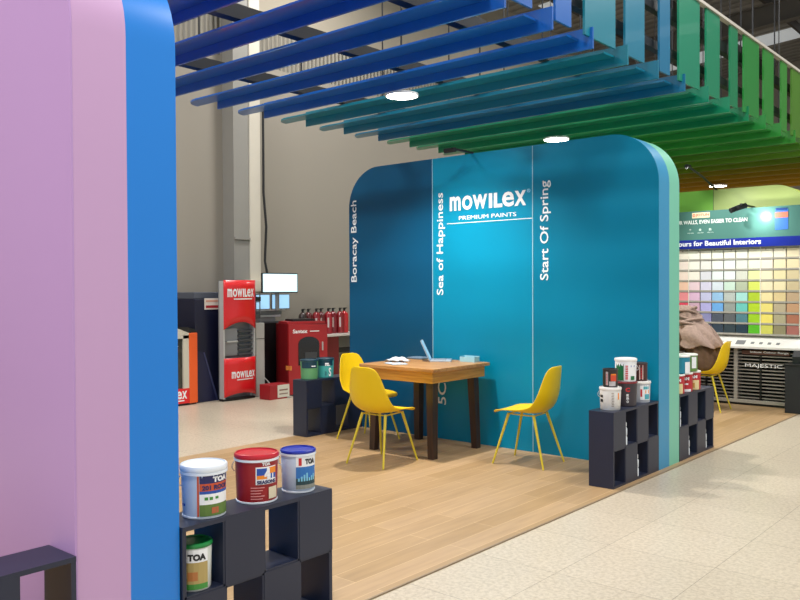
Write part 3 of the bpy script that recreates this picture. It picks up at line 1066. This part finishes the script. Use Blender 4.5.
lg = MB().box(-4.06 + HX, -3.83 + HX, -.174, -.1695, 2.385, 2.455).build('logo_plate', mat('plate_cream', '#ead7b4', .4), hd)
decal('lettering', lambda bm: add_text(bm, 'JOTUN', .05, .012, .17, .044, .02), mat('logo_red', '#d8432c'), lg, (-4.06 + HX, -.1745, 2.385), UX, UZ)
decal('emblem', lambda bm: add_text(bm, 'O', .008, .014, .036, .04, .04), mat('logo_red', '#d8432c'), lg, (-4.06 + HX, -.1745, 2.385), UX, UZ)
decal('icons', lambda bm: [(add_text(bm, g, .13 * k + .02, .03, .03, .03, .05), add_text(bm, 'abcde', .13 * k, 0, .08, .016)) for k, g in enumerate(('*', 'o', 'n'))], mat('icon_pale', '#bcd2cc'), hd, (-4.12 + HX, -.1705, 2.185), UX, UZ)
CW, RH = .1512, .1365
ZR = .885
# painted paint-can picture on the header
decal('can_picture', lambda bm: add_rect(bm, 0, 0, .15, .25), mat('can_picture_blue', '#3f6fc0', .3), hd, (-3.03 + HX, -.1705, 2.185), UX, UZ, .003)
decal('can_picture', lambda bm: add_rect(bm, 0, 0, .15, .07), mat('can_picture_red', '#c8705c', .3), hd, (-3.03 + HX, -.1735, 2.33), UX, UZ, .002)
decal('can_picture', lambda bm: add_rect(bm, 0, 0, .13, .03), mat('can_picture_navy', '#24407c', .3), hd, (-3.02 + HX, -.1735, 2.42), UX, UZ, .002)
for r_ in range(9):
    z = ZR + r_ * RH
    MB().box(X0, X1, -.125, -.05, z - .012, z + .010).build('chip_ledge', GREY, rk)
for xx in (X0, -4.275 + CW + HX - .005, -4.275 + 7 * CW + HX - .005, X1 - .012):
    MB().box(xx - .0, xx + .010, -.128, -.05, ZR, 1.985).build('upright', CREAM, rk)
for k in range(7):
    MB().rod((-4.2 + HX + .21 * k, -.128, 1.955), (-4.2 + HX + .21 * k, -.14, 1.955), .008, n=8).build('screw', GREY, rk)
# slanted caption ledge
b = MB()
b.prism([(-.05, .865), (-.30, .74), (-.30, .715), (-.05, .80)], 'x', X0, X1 + .04)
ld = b.build('caption_ledge', mat('ledge_white', '#e2e0da', .35), rk)
sl = Vector((0, .25, .125)).normalized()
for cx_, cy_, cw_, ch_ in [(.72, .05, .11, .10)] + [(.9 + .1 * k, .07, .04, .05) for k in range(4)] + [(.1 + .1 * k, .1, .06, .015) for k in range(6)]:
    decal('caption', lambda bm: add_rect(bm, cx_, cy_, cw_, ch_), mat('caption_grey', '#77787a', .5), ld, (-4.2 + HX, -.302, .7395), UX, sl)
# card cabinet under the ledge
MB().box(X0, X1, -.22, -.05, 0.0, .03).build('plinth', mat('plinth_dark', '#2a2826', .5), rk)
MB().box(X0, X1, -.25, -.05, .03, .07).build('base_rail', GREY, rk)
MB().box(X0, X1, -.06, -.05, .07, .74).build('cabinet_back', BLACK, rk)
for xx in (X0, -4.22 + HX, -3.50 + HX, X1 - .03):
    MB().box(xx, xx + .045, -.245, -.06, .07, .715).build('cabinet_post', GREY, rk)
for xx in (-3.19 + HX, -3.86 + HX):
    MB().box(xx, xx + .02, -.235, -.06, .07, .70).build('cabinet_divider', BLACK, rk)
SLV = mat('tray_silver', '#8b867e', .45)
for k in range(14):
    z = .09 + .0435 * k
    for xa, xb in ((-4.175, -3.865), (-3.835, -3.505), (-3.455, -3.195), (-3.165, -2.795)):
        MB().box(xa + HX, xb + HX, -.23, -.06, z, z + .014).build('card_tray', SLV, rk)
decal('lettering', lambda bm: add_text(bm, 'MAJESTIC', 0, 0, .44, .055, .0), WHITE, rk, (-3.36 + HX, -.2455, .47), UX, UZ)
decal('lettering', lambda bm: add_text(bm, 'Indoor Colour Range', 0, 0, .45, .03, .03), WHITE, rk, (-3.30 + HX, -.2455, .655), UX, UZ)
MB().box(-3.40 + HX, -2.84 + HX, -.245, -.24, .64, .69).build('name_strip', mat('strip_brown', '#5a3a30', .5), rk)

GRID = """f5ede0 f7f5e8 f6f0e6 f7f5e6 f7f3e4 ececdf f3f0d8 f2ecd8 efe8d4 e6d9b8
f5e4dc f5f2e8 ebe8e4 eff2ec e8eeea e0e2d8 f1f4d8 f0e6d6 efe2bc eadcb4
f5e0d4 f8efe4 dddde6 e8f2f0 e4ecec d2d4c8 e6efa8 efe4c4 e8dcae d8c8a0
f8ccb4 f2d6e0 dedaf2 dde6f2 cde4d6 b4bfa6 d8e468 f0e4c0 efe2b8 d2c09a
f5949c e8c0e0 ccccf0 9cc8f0 bcc4c0 a8e0da b4cf30 f2dfa8 e2cc98 c4a888
ee4868 d8b0c8 b8b4ec 70b0f0 98a09c 6cc8c0 b8d828 f0e080 bcae90 c89c78
d04058 c090b0 9090c0 505868 606468 50808c a0d020 f0e070 b0a888 b07058
a83040 a04080 505070 304050 304048 203848 58b820 d0d060 908868 a86860""".split('\n')
NM = ['cream and coral', 'white and pink', 'lilac grey', 'white and sky blue', 'grey white', 'sage and aqua', 'lime', 'pale yellow', 'sand', 'tan brown']
NAMES = [
    ['ivory', 'off-white', 'warm white', 'cream white', 'soft white', 'pale stone', 'pale cream', 'light cream', 'light beige', 'straw'],
    ['blush white', 'chalk white', 'misty grey', 'cool white', 'icy white', 'pale grey green', 'pale lime white', 'shell', 'vanilla', 'wheat'],
    ['pale peach', 'milk white', 'light lilac grey', 'frost white', 'cloud white', 'stone grey', 'pale lime', 'buttermilk', 'light straw', 'sand'],
    ['peach', 'pale pink', 'pale lavender', 'pale blue', 'mint grey', 'sage', 'light lime', 'cream', 'pale honey', 'tan'],
    ['salmon pink', 'orchid pink', 'lavender', 'light sky blue', 'silver grey', 'pale aqua', 'lime', 'light yellow', 'honey', 'light brown'],
    ['raspberry red', 'dusty pink', 'periwinkle', 'sky blue', 'mid grey', 'aqua', 'bright lime', 'yellow', 'khaki', 'caramel'],
    ['crimson', 'mauve', 'slate violet', 'charcoal', 'dark grey', 'petrol', 'vivid lime', 'lemon', 'olive grey', 'brick brown'],
    ['dark red', 'plum', 'deep slate', 'navy slate', 'blue black', 'midnight teal', 'grass green', 'mustard lime', 'moss brown', 'rosewood']]
chip = None
for r_ in range(8):
    cols = GRID[r_].split()
    for c in range(10):
        if chip is None:
            chip = MB().box(0, CW - .012, 0, .012, 0, RH - .03, .0).build('colour_chip', CREAM)
            o = chip
        else:
            o = chip.copy()
            o.data = chip.data.copy()
            COL.objects.link(o)
        o.data.materials.clear()
        o.data.materials.append(mat('chip_' + cols[c], '#' + cols[c], .5, var=.02, scale=20))
        o.location = (-4.275 + c * CW + .006, 10.80 - .1215, ZF + ZR + (7 - r_) * RH + .0105)
        tag(o, '%s colour chip card, %s row from top, %s visible column from the left' % (NAMES[r_][c], ORD[r_], ORD[c]), 'colour chip', 'colour chip cards in the display rack')

# black cabinet with device at the right frame edge
bc = empty('black_cabinet', (-2.56, 10.29, 0), 'low black cabinet at the right edge, in front of the colour rack', 'cabinet')
MB().box(-.235, .35, -.10, .18, .008, .565, .004).build('body', mat('cabinet_black', '#17191f', .5), bc)
MB().box(-.243, .36, -.108, .188, .5655, .585, .003).build('top', BLACK, bc)
dv = empty('desk_printer', (-2.60, 10.33, .586), 'small black device standing on the low black cabinet', 'device')
MB().prism([(-.07, 0), (.08, 0), (.08, .14), (.0, .15), (-.07, .08)], 'x', -.13, .22).build('body', BLACK, dv)
MB().box(-.02, .08, -.075, -.0705, .02, .06).build('front_plate', mat('plate_grey', '#9a9c9e', .4), dv)

# spotlights on arms
t = empty('arm_spotlight', (-3.36, 10.90, 2.47), 'black spotlight on a short arm in front of the header board', 'spotlight', 'black spotlights on arms')
MB().box(-.012, .012, -.52, .0, .03, .05).build('arm', BLACK, t)
MB().rod((-.04, -.50, .0), (.03, -.42, .03), .034, .034, 14).build('lamp_head', BLACK, t, smooth=True)
MB().rod((-.13, -.50, -.03), (-.06, -.42, .01), .034, .034, 14).build('lamp_head', BLACK, t, smooth=True)
t = empty('arm_spotlight', (-4.55, 6.35, 2.775), 'black spotlight on an arm above the seam of the deep blue and turquoise panels', 'spotlight', 'black spotlights on arms')
MB().box(-.01, .01, -.30, .03, .0, .018).build('arm', BLACK, t)
MB().rod((-.10, -.28, .0), (.02, -.28, .0), .022, .022, 12).build('lamp_head', BLACK, t, smooth=True)
t = empty('arm_spotlight', (-3.84, 10.89, 2.778), 'long thin black arm lamp above the lime wall seam', 'spotlight', 'black spotlights on arms')
MB().tube([(0, 0, 0), (0, -.5, .12), (0, -1.0, .2)], .014).build('arm', BLACK, t, smooth=True)
MB().rod((0, -1.02, .19), (0, -.92, .2), .028, .022, 12).build('lamp_head', BLACK, t, smooth=True)
d = bpy.data.lights.new('rack_spot_source', 'SPOT')
d.energy = 80
d.color = (1, .98, .94)
d.spot_size = R(100)
d.spot_blend = 1.0
d.shadow_soft_size = 0.05
a = bpy.data.objects.new('rack_spot_source', d)
COL.objects.link(a)
a.location = (-3.84, 9.80, 2.93)
a.rotation_euler = (Vector((-3.4, 10.7, 1.6)) - Vector((-3.84, 9.80, 2.93))).to_track_quat('-Z', 'Y').to_euler()
area_light('header_spot_source', (-3.20, 10.42, 2.38), (-3.12, 10.62, 2.33), .06, 2.5, (1, .98, .94), 'DISK')

# ------------------------------------------------------------ machines along the left wall
# tinting tower with curved red panels
tw_ = empty('tinting_tower', (-8.88, 6.90, 0), 'tall silver tinting cabinet with curved red logo panels, against the left wall', 'machine')
SIL = mat('cabinet_silver', '#b9b9b6', .4)
DG = mat('cabinet_dark_grey', '#4a4b4e', .45)
HW = .265
MB().box(.02, .11, -HW, -HW + .02, .03, 1.6).build('side_panel', SIL, tw_)
MB().box(.02, .11, HW - .02, HW, .03, 1.6).build('side_panel', SIL, tw_)
MB().box(.0, .02, -HW, HW, .03, 1.6).build('back_panel', mat('panel_mid_grey', '#7f8183', .5), tw_)
MB().box(.0, .10, -HW, HW, 0, .03).build('base', BLACK, tw_)
MB().box(.02, .06, -HW + .02, .0, .60, .96).build('pump_housing', mat('housing_grey', '#8b8c8e', .45), tw_)
MB().box(.06, .1, -.20, -.02, .78, .80).build('nozzle_bar', SIL, tw_)
for k in range(6):
    MB().box(.02, .08, .005, HW - .02, .60 + .062 * k, .625 + .062 * k).build('shelf', mat('shelf_charcoal', '#46484c', .5), tw_)


def curved_panel(z0, z1, bow_b, bow_t, name):
    n = 16
    rows = []
    for j in range(7):
        rf = []
        for i in range(n + 1):
            s = -1 + 2 * i / n
            q = 1 - s * s
            rf.append((.112 + .045 * q, s * HW, z0 + bow_b * q + (z1 - bow_t * q - z0 - bow_b * q) * j / 6))
        rows.append(rf)
    return MB().grid(rows).build(name, RED, tw_, smooth=True, solid=.010)


up_ = curved_panel(.95, 1.61, .10, 0, 'upper_panel')
lo_ = curved_panel(.05, .57, .05, 0, 'lower_panel')


def bent_decal(parent, x0, z0, w, h, kind=0):
    def fill(bm):
        if kind:
            add_rect(bm, w * .2, -h * .32, w * .72, h * .14)
        else:
            add_logo(bm, 0, 0, w, h)
    o = decal(('logo', 'underline')[kind], fill, WHITE, parent, (0, 0, 0), UX, UY, .001)
    for v in o.data.vertices:
        y = x0 + v.co.x
        s = y / HW
        v.co = Vector((.112 + .045 * (1 - s * s) + .007 + v.co.z, y, z0 + v.co.y))


for k in (0, 1):
    bent_decal(up_, -.215, 1.385, .44, .11, k)
    bent_decal(lo_, -.165, .30, .40, .09, k)

# navy cabinet
nv = empty('navy_cabinet', (-9.2, 6.59, 0), 'tall dark navy machine cabinet behind the red-panelled tower', 'cabinet')
NV = mat('navy_deep', '#10132e', .4)
MB().box(-.25, .2, -.24, .30, 0, 1.36, .01).build('body', NV, nv)
MB().box(-.25, .17, -.23, .30, 1.36, 1.45, .01).build('top', mat('navy_grey', '#4d525e', .5), nv)
sg = MB().box(.2, .206, -.09, .16, 1.22, 1.37).build('notice', mat('notice_cream', '#e3d7cc', .5), nv)
MB().box(.206, .208, -.07, .14, 1.24, 1.275).build('notice_band', mat('notice_red', '#a8202c', .5), sg)
MB().box(.206, .208, -.07, .14, 1.32, 1.345).build('notice_band', mat('notice_orange', '#d9a08a', .5), sg)
sp = empty('navy_side_board', (-8.975, 6.36, 0), 'slanted dark navy board standing between the orange machine and the red tower', 'board')
MB().prism([(0, 0), (.33, 0), (.11, .66), (0, .68)], 'x', -.012, .012).build('board', mat('navy_mid', '#191d42', .4), sp)
MB().prism([(.30, .0), (.328, .0), (.108, .655), (.088, .655)], 'x', .0122, .018).build('edge_strip', mat('navy_light', '#3a4066', .4), sp)

# orange framed shaker
om = empty('paint_shaker', (-9.05, 5.87, 0), 'orange and beige paint shaker with a window, beside the blue wall edge', 'machine')
BE = mat('shaker_beige', '#cfc8b6', .45)
ORG = mat('shaker_orange', '#ee5f20', .4)
MB().box(-.22, .14, -.43, .43, 0, .02).build('base', BLACK, om)
MB().box(-.22, .14, -.43, .30, .02, .90).build('body', mat('shaker_inside', '#6d6a60', .5), om)
b = MB()
b.box(.14, .17, -.43, -.35, .22, .90)
b.box(.14, .17, .215, .30, .22, .90)
b.box(.14, .17, -.43, .30, .86, .90)
b.build('window_frame', BE, om)
b = MB()
b.prism([(-.43, .90), (.30, .90), (.30, .93), (.06, 1.02), (-.22, 1.02), (-.43, .93)], 'x', -.22, .17)
hd_ = b.build('hood', BE, om)
decal('lettering', lambda bm: add_text(bm, 'R', 0, 0, .08, .05, .05), LK, hd_, (.1705, -.02, .94), UY, UZ)
win = MB().box(.14, .145, -.35, .215, .22, .86).build('window', mat('shaker_glass', '#3b3d38', .15, var=.9, scale=22), om)
decal('window_print', lambda bm: add_text(bm, 'PACK', 0, 0, .28, .06, .05), LW, win, (.146, -.12, .76), UY, UZ)
decal('window_print', lambda bm: add_rect(bm, 0, 0, .25, .05), mat('print_brick', '#a8452c'), win, (.146, -.1, .69), UY, UZ)
MB().box(-.22, .175, .30, .43, .02, .93, .01).build('side_frame', ORG, om)
MB().prism([(.30, .93), (.43, .93), (.40, .97), (.30, 1.0)], 'x', -.2, .17).build('corner_cap', BLACK, om)
lp_ = MB().box(.14, .176, -.43, .298, .03, .22).build('lower_panel', RED, om)
decal('logo', lambda bm: (add_logo(bm, 0, 0, .52, .10), add_rect(bm, .1, -.03, .38, .014)), WHITE, lp_, (.1765, -.26, .09), UY, UZ)

# red mixing machine
rm = empty('mixing_machine', (-8.55, 7.83, 0), 'dark red paint mixing machine with an arched window, left of the small cans', 'machine')
# footprint: A near corner, B right corner, L left back corner
A = Vector((0.0, -.275)); B = Vector((.19, .28)); Lb = Vector((-.42, -.12)); Rb = Vector((-.30, .34))
RM = mat('machine_red', '#a81a20', .38)
RMd = mat('machine_dark_red', '#7c1218', .4)
b = MB()
b.prism([tuple(Lb), tuple(A), tuple(B), tuple(Rb)], 'z', .02, 1.0)
b.build('body', RMd, rm)
fu = (B - A).normalized()
fn = Vector((fu.y, -fu.x))
FW = (B - A).length


def fpt(s, z, d):
    p = A + fu * s + fn * d
    return (p.x, p.y, z)


def fslab(pts, d0, d1, name, m_, parent):
    b = MB()
    lo = [b.bm.verts.new(fpt(s, z, d0)) for s, z in pts]
    hi = [b.bm.verts.new(fpt(s, z, d1)) for s, z in pts]
    b.bm.faces.new(lo)
    b.bm.faces.new(hi[::-1])
    n = len(pts)
    for i in range(n):
        b.bm.faces.new((lo[i], hi[i], hi[(i + 1) % n], lo[(i + 1) % n]))
    return b.build(name, m_, parent)


fp = fslab([(0, .02), (FW, .02), (FW, .98), (0, 1.0)], .0, .05, 'front_panel', RM, rm)
arch = [(.14, .42), (.46, .42)] + [(.30 + .16 * math.cos(math.pi * k / 10), .72 + .10 * math.sin(math.pi * k / 10)) for k in range(11)]
fslab(arch, .0505, .055, 'window', mat('window_dark', '#16181c', .15), rm)
fslab([(.24, .44), (.42, .44), (.42, .60), (.24, .60)], .0552, .058, 'mixing_pot', mat('pot_grey', '#3a3c40', .3), rm)
decal('lettering', lambda bm: (add_text(bm, 'Santex', 0, 0, .22, .055, .02), add_rect(bm, .26, .018, .14, .012)), WHITE, fp, fpt(.06, .87, .0505), (fu.x, fu.y, 0), UZ)
fslab([(.50, .62), (.515, .62), (.515, .74), (.50, .74)], .0505, .07, 'door_handle', SIL, rm)
b = MB()
tp = [fpt(0.02, 1.0, .03), fpt(FW - .02, .98, .03)]
b.prism([tuple(Lb * .9), tuple(A), tuple(B * .98), tuple(Rb * .9)], 'z', 1.0, 1.03)
b.build('top', RM, rm)
b = MB()
b.prism([(-.30, -.05), (-.05, -.12), (.05, .20), (-.2, .27)], 'z', 1.03, 1.06)
b.build('top_grille', BLACK, rm)
MB().box(-.02, .08, -.29, -.27, .36, .42).build('warning_sticker', mat('sticker_orange', '#e08a3c'), rm)

# black cabinet holding the printer, pale grey pc cabinet
pc = empty('grey_cabinet', (-8.95, 7.235, 0), 'narrow pale grey cabinet squeezed between the red tower and the black cabinet', 'cabinet')
MB().box(-.05, .15, -.03, .12, 0, 1.02, .005).build('body', mat('cab_pale', '#b3b1aa', .5), pc)
MB().box(.15, .153, -.03, .12, .80, .806).build('door_gap', BLACK, pc)
bk = empty('black_side_cabinet', (-9.13, 7.66, 0), 'black cabinet carrying the printer, between grey cabinet and red machine', 'cabinet')
MB().box(-.12, .10, -.29, .12, 0, 1.0, .005).build('body', mat('cab_black', '#17161a', .45), bk)
MB().box(-.14, .12, -.30, .2, 1.0, 1.02).build('top', mat('cab_top', '#55565a', .4), bk)
MB().box(.10, .103, -.24, -.14, .84, .86).build('vent', mat('vent_grey', '#8b8d90', .5), bk)
pr = empty('label_printer', (-9.06, 7.58, 1.0205), 'silver grey printer tray stack below the monitors', 'printer')
MB().box(-.19, .05, -.24, .16, 0, .07, .01).build('body', mat('printer_grey', '#84868a', .4), pr)
MB().box(-.18, .09, -.24, .22, .07, .10, .006).build('paper_tray', mat('printer_light', '#b4b6ba', .35), pr)
MB().box(-.18, .07, -.20, .26, .10, .16, .008).build('upper_tray', mat('printer_mid', '#6d7074', .4), pr)
MB().box(-.14, .10, -.05, .30, .16, .175).build('paper', mat('paper_white', '#e6e6e4', .6), pr)
# monitor on a pole
mo = empty('wall_monitor', (-8.80, 7.65, 1.43), 'wide computer monitor with a pale blue screen, mounted above the printer', 'monitor')
MB().box(-.03, 0, -.33, .33, .0, .285, .005).build('casing', BLACK, mo)
MB().box(.0, .004, -.315, .315, .018, .27).build('screen', mat('screen_pale', '#bfe3f2', .3, emit='#c4e6f4', es=.85), mo)
MB().rod((-.07, 0, -.24), (-.07, 0, .15), .03, .03, 12).build('stand_pole', mat('pole_grey', '#8b8d90', .4), mo)
MB().box(-.07, -.03, -.06, .06, .08, .2).build('bracket', BLACK, mo)
for (y, w, lb) in ((7.43, .13, 'left half of the lower screens below the wide monitor'), (7.76, .17, 'right half of the lower screens below the wide monitor')):
    m2 = empty('small_monitor', (-8.92, y, 1.1975), lb, 'monitor', 'lower screens')
    MB().box(-.02, 0, -w, w, 0.0, .22, .003).build('casing', mat('bezel_grey', '#70757c', .4), m2)
    MB().box(.0, .003, -w + .012, w - .012, .012, .208).build('screen', mat('screen_blue2', '#8fc2e4', .3, emit='#9cc8e8', es=.7), m2)
# tool rack beside the tower
tr = empty('tool_rack', (-8.94, 7.27, 1.021), 'small grey wire rack with tools beside the red tower', 'rack')
b = MB()
for yy in (-.07, .07):
    b.rod((.08, yy * .8, 0), (.08, yy * .8, .42), .008)
for zz in (.05, .17, .29, .40):
    b.rod((.08, -.056, zz), (.08, .056, zz), .007)
b.build('frame', mat('rack_wire', '#7c7e82', .4, .6), tr)
MB().box(.04, .11, -.05, .05, .30, .36).build('clamp', BLACK, tr)
MB().box(.04, .11, -.05, .04, .06, .12).build('clamp', DG, tr)
cb = empty('cream_box', (-9.22, 7.86, 1.62), 'cream junction box on the column above the red tower', 'box')
cb.location = (-9.25, 7.56, 1.45)
MB().box(-.08, .06, -.12, .20, 0, .17, .004).build('body', mat('box_cream', '#ddd6c4', .5), cb)
# red box on the floor
rb_ = empty('red_floor_box', (-8.50, 7.24, 0), 'small red box with a white label on the floor beside the tower', 'box')
MB().box(-.12, .10, -.13, .22, 0, .20, .004).build('carton', mat('carton_red', '#9c1a22', .5), rb_)
fb = MB().box(.10, .102, .0, .21, .02, .19).build('label_sheet', mat('label_cream', '#d8d2c4', .5), rb_)
MB().box(.102, .103, .03, .18, .11, .13).build('label_line', mat('label_brown', '#8a6a60'), fb)
MB().box(.102, .103, .03, .18, .06, .075).build('label_line', mat('label_brown', '#8a6a60'), fb)
cb2 = MB().tube([(-8.38, 7.40, .012), (-8.40, 7.49, .012), (-8.50, 7.49, .012), (-8.66, 7.46, .03), (-8.86, 7.45, .2), (-8.96, 7.42, .28)], .01)
tag(cb2.build('grey_cable', mat('cable_grey', '#a9a69e', .5), smooth=True), 'pale grey cable looping from the floor box to the black cabinet', 'cable')

# bench with fire extinguishers
bn = empty('wall_bench', (-9.0, 8.75, 0), 'dark red bench against the left wall carrying the fire extinguishers', 'bench')
MB().box(-.35, .22, -.70, .95, .765, .79).build('top', mat('bench_top', '#c9c4be', .4), bn)
MB().box(-.35, .18, -.62, .08, 0, .765).build('cupboard', mat('bench_red', '#6e131a', .45), bn)
MB().rod((.18, -.28, .55), (.205, -.28, .55), .015).build('knob', SIL, bn)
MB().box(-.33, -.29, .08, .9, .25, .75).build('back_board', mat('board_pale', '#a8a49c', .5), bn)
MB().box(-.30, .18, .86, .92, 0, .765).build('end_leg', mat('bench_red', '#6e131a', .45), bn)
MB().box(-.1, .1, .12, .85, .50, .56).build('cross_rail', BLACK, bn)
EXC = [('#3a2c2c', 'dark grey'), ('#5c1016', 'dark red'), ('#8c1420', 'red'), ('#5c1016', 'dark red'), ('#9c1626', 'red'), ('#7c1020', 'red'), ('#8c1a20', 'red'), ('#c01c24', 'bright red')]
for k, y in enumerate((8.33, 8.47, 8.61, 8.735, 8.865, 8.995, 9.12, 9.25)):
    cc, cn = EXC[k]
    t = empty('fire_extinguisher', (-9.08 - .03 * (k % 2), y, .7905), '%s fire extinguisher on the bench, the %s from the left' % (cn, ORD[k]), 'fire extinguisher', 'row of fire extinguishers')
    MB().lathe([(.058, 0), (.063, .005), (.063, .29), (.05, .32), (.018, .345)], n=20).build('cylinder', mat('ext_' + cc[1:], cc, .3, coat=.4), t, smooth=True)
    MB().lathe([(.016, .3455), (.016, .37), (.022, .372), (.022, .385)], n=12).build('valve', BLACK, t, smooth=True)
    MB().box(-.01, .05, -.012, .012, .386, .396).build('lever', BLACK, t)
    if k in (2, 3, 5, 6, 4):
        wrap(t, .0635, .10, math.atan2(-7, 8.9) - .1, .026, .15, mat('ext_label', '#d8c8c4', .5))

# ------------------------------------------------------------ seated person
def person():
    t = empty('person', (-3.60, 9.90, ZF), 'seated person in a beige pink headscarf and brown robe, seen from behind', 'person')
    me = bpy.data.meshes.new('body')
    V, E, RAD = [], [], []

    def v(x, y, z, r_, par=None):
        V.append((x, y, z))
        RAD.append(r_)
        if par is not None:
            E.append((par, len(V) - 1))
        return len(V) - 1
    # facing -X, leaning forward
    pel = v(-.02, 0, .57, .095)
    wst = v(-.06, 0, .70, .13, pel)
    chs = v(-.15, 0, .88, .15, wst)
    shd = v(-.22, 0, 1.00, .10, chs)
    nck = v(-.255, 0, 1.06, .055, shd)
    hd0 = v(-.285, 0, 1.13, .082, nck)
    hd1 = v(-.30, 0, 1.20, .075, hd0)
    for s in (-1, 1):
        a = v(-.21, s * .17, .985, .062, shd)
        b_ = v(-.30, s * .23, .78, .048, a)
        c = v(-.46, s * .16, .70, .036, b_)
        d = v(-.53, s * .13, .70, .030, c)
        h = v(-.08, s * .09, .56, .085, pel)
        k = v(-.47, s * .11, .555, .065, h)
        an = v(-.54, s * .12, .10, .042, k)
        v(-.66, s * .13, .045, .035, an)
    me.from_pydata(V, E, [])
    o = bpy.data.objects.new('body', me)
    COL.objects.link(o)
    md = o.modifiers.new('skin', 'SKIN')
    for i, sv in enumerate(me.skin_vertices[0].data):
        sv.radius = (RAD[i], RAD[i])
    me.skin_vertices[0].data[0].use_root = True
    s2 = o.modifiers.new('sub', 'SUBSURF')
    s2.levels = s2.render_levels = 2
    dg = bpy.context.evaluated_depsgraph_get()
    dg.update()
    m2 = bpy.data.meshes.new_from_object(o.evaluated_get(dg))
    bpy.data.objects.remove(o)
    for p in m2.polygons:
        p.use_smooth = True
    m2.materials.append(mat('skin_tone', '#a8775a', .55))
    o = bpy.data.objects.new('body', m2)
    COL.objects.link(o)
    o.parent = t
    # robe: torso bent forward, sleeves, skirt over lap and shins
    ROBE = mat('robe_brown', '#5e4532', .85, var=.3, scale=22, bump=.6)
    prof = [(-.23, 1.05, .09, .08), (-.21, 1.01, .15, .17), (-.15, .92, .18, .21), (-.09, .80, .19, .215), (-.03, .68, .20, .215), (.0, .57, .205, .215), (.0, .48, .19, .21), (.0, .466, .12, .14)]
    rows = []
    n = 64
    for j, (cxx, z, ax, ay) in enumerate(prof):
        row = []
        for i in range(n + 1):
            a = 2 * math.pi * (i % n) / n
            f = 1 + .07 * math.sin(a * 11 + z * 10) * min(1, j / 2) * (1 if z > .5 else .2) + .05 * noise.noise(Vector((math.cos(a) * 3, math.sin(a) * 3, z * 6)))
            row.append((cxx + ax * math.cos(a) * f, ay * math.sin(a) * f, z))
        rows.append(row)
    MB().grid(rows).build('robe', ROBE, t, smooth=True, solid=.006, subsurf=1)
    path = [(-.05, .575, .105, .20), (-.22, .585, .11, .21), (-.38, .575, .105, .215), (-.50, .52, .10, .22), (-.55, .40, .10, .22), (-.56, .22, .11, .23), (-.57, .06, .12, .24)]
    rows = []
    for j, (px, pz, r1, r2) in enumerate(path):
        a_ = path[max(j - 1, 0)]
        b_ = path[min(j + 1, len(path) - 1)]
        dx, dz = b_[0] - a_[0], b_[1] - a_[1]
        l = math.hypot(dx, dz)
        nx, nz = -dz / l, dx / l
        row = []
        for i in range(n + 1):
            a = 2 * math.pi * (i % n) / n
            f = 1 + .06 * math.sin(a * 9 + j) * min(1, j / 2)
            row.append((px + nx * r1 * math.cos(a) * f, r2 * math.sin(a) * f, pz + nz * r1 * math.cos(a) * f))
        rows.append(row)
    MB().grid(rows).build('skirt', ROBE, t, smooth=True, solid=.006, subsurf=1)
    rows = []
    for j in range(7):
        z = .52 - .49 * j / 6
        rows.append([(-.44 + .42 * i / 30, -.245 - .02 * j / 6 + .016 * math.sin(i * .9 + j * .2) * (.4 + j / 6), z) for i in range(31)])
    MB().grid(rows).build('robe_hem', ROBE, t, smooth=True, solid=.006)
    for s in (-1, 1):
        b = MB()
        b.tube([(-.20, s * .15, .99), (-.25, s * .19, .90), (-.31, s * .215, .79), (-.38, s * .19, .745), (-.46, s * .165, .735)], .066, 14)
        b.build('sleeve', ROBE, t, smooth=True)
    # headscarf: wrapped round the head, open to the front, draped over shoulders and back
    SC_ = mat('scarf_beige_pink', '#9c8478', .9, var=.35, scale=34, bump=.7)
    prof = [(-.285, 1.262, .02, .02), (-.28, 1.252, .07, .07), (-.275, 1.22, .112, .105), (-.262, 1.165, .142, .13), (-.245, 1.10, .16, .145), (-.22, 1.04, .19, .18),
            (-.185, .985, .222, .23), (-.15, .91, .240, .262), (-.10, .83, .245, .272), (-.07, .76, .250, .272)]
    rows = []
    n = 72
    for j, (cxx, z, ax, ay) in enumerate(prof):
        row = []
        for i in range(n + 1):
            a = 2 * math.pi * (i % n) / n
            k = min(1, j / 4)
            f = 1 + k * .10 * math.sin(a * 7 + z * 20 + 2 * math.sin(a * 2)) + .09 * noise.noise(Vector((math.cos(a) * 4, math.sin(a) * 4, z * 12)))
            dz = .02 * k * math.sin(a * 5 + 1)
            front = max(0, -math.cos(a))
            if 1 < j < 5:
                f *= 1 - .16 * front ** 6
            row.append((cxx + ax * math.cos(a) * f, ay * math.sin(a) * f, z + dz))
        rows.append(row)
    MB().grid(rows).build('headscarf', SC_, t, smooth=True, solid=.006, subsurf=1)
    for i in range(6):
        b = MB()
        pts = []
        for k in range(16):
            a = -2.0 + 4.0 * k / 15
            pts.append((-.262 + (.125 + .020 * i) * math.cos(a), (.118 + .019 * i) * math.sin(a), 1.19 - .035 * i + .05 * math.cos(a * 1.3 + i * 1.7)))
        b.tube(pts, .016, 8)
        b.build('scarf_fold', SC_, t, smooth=True)


person()
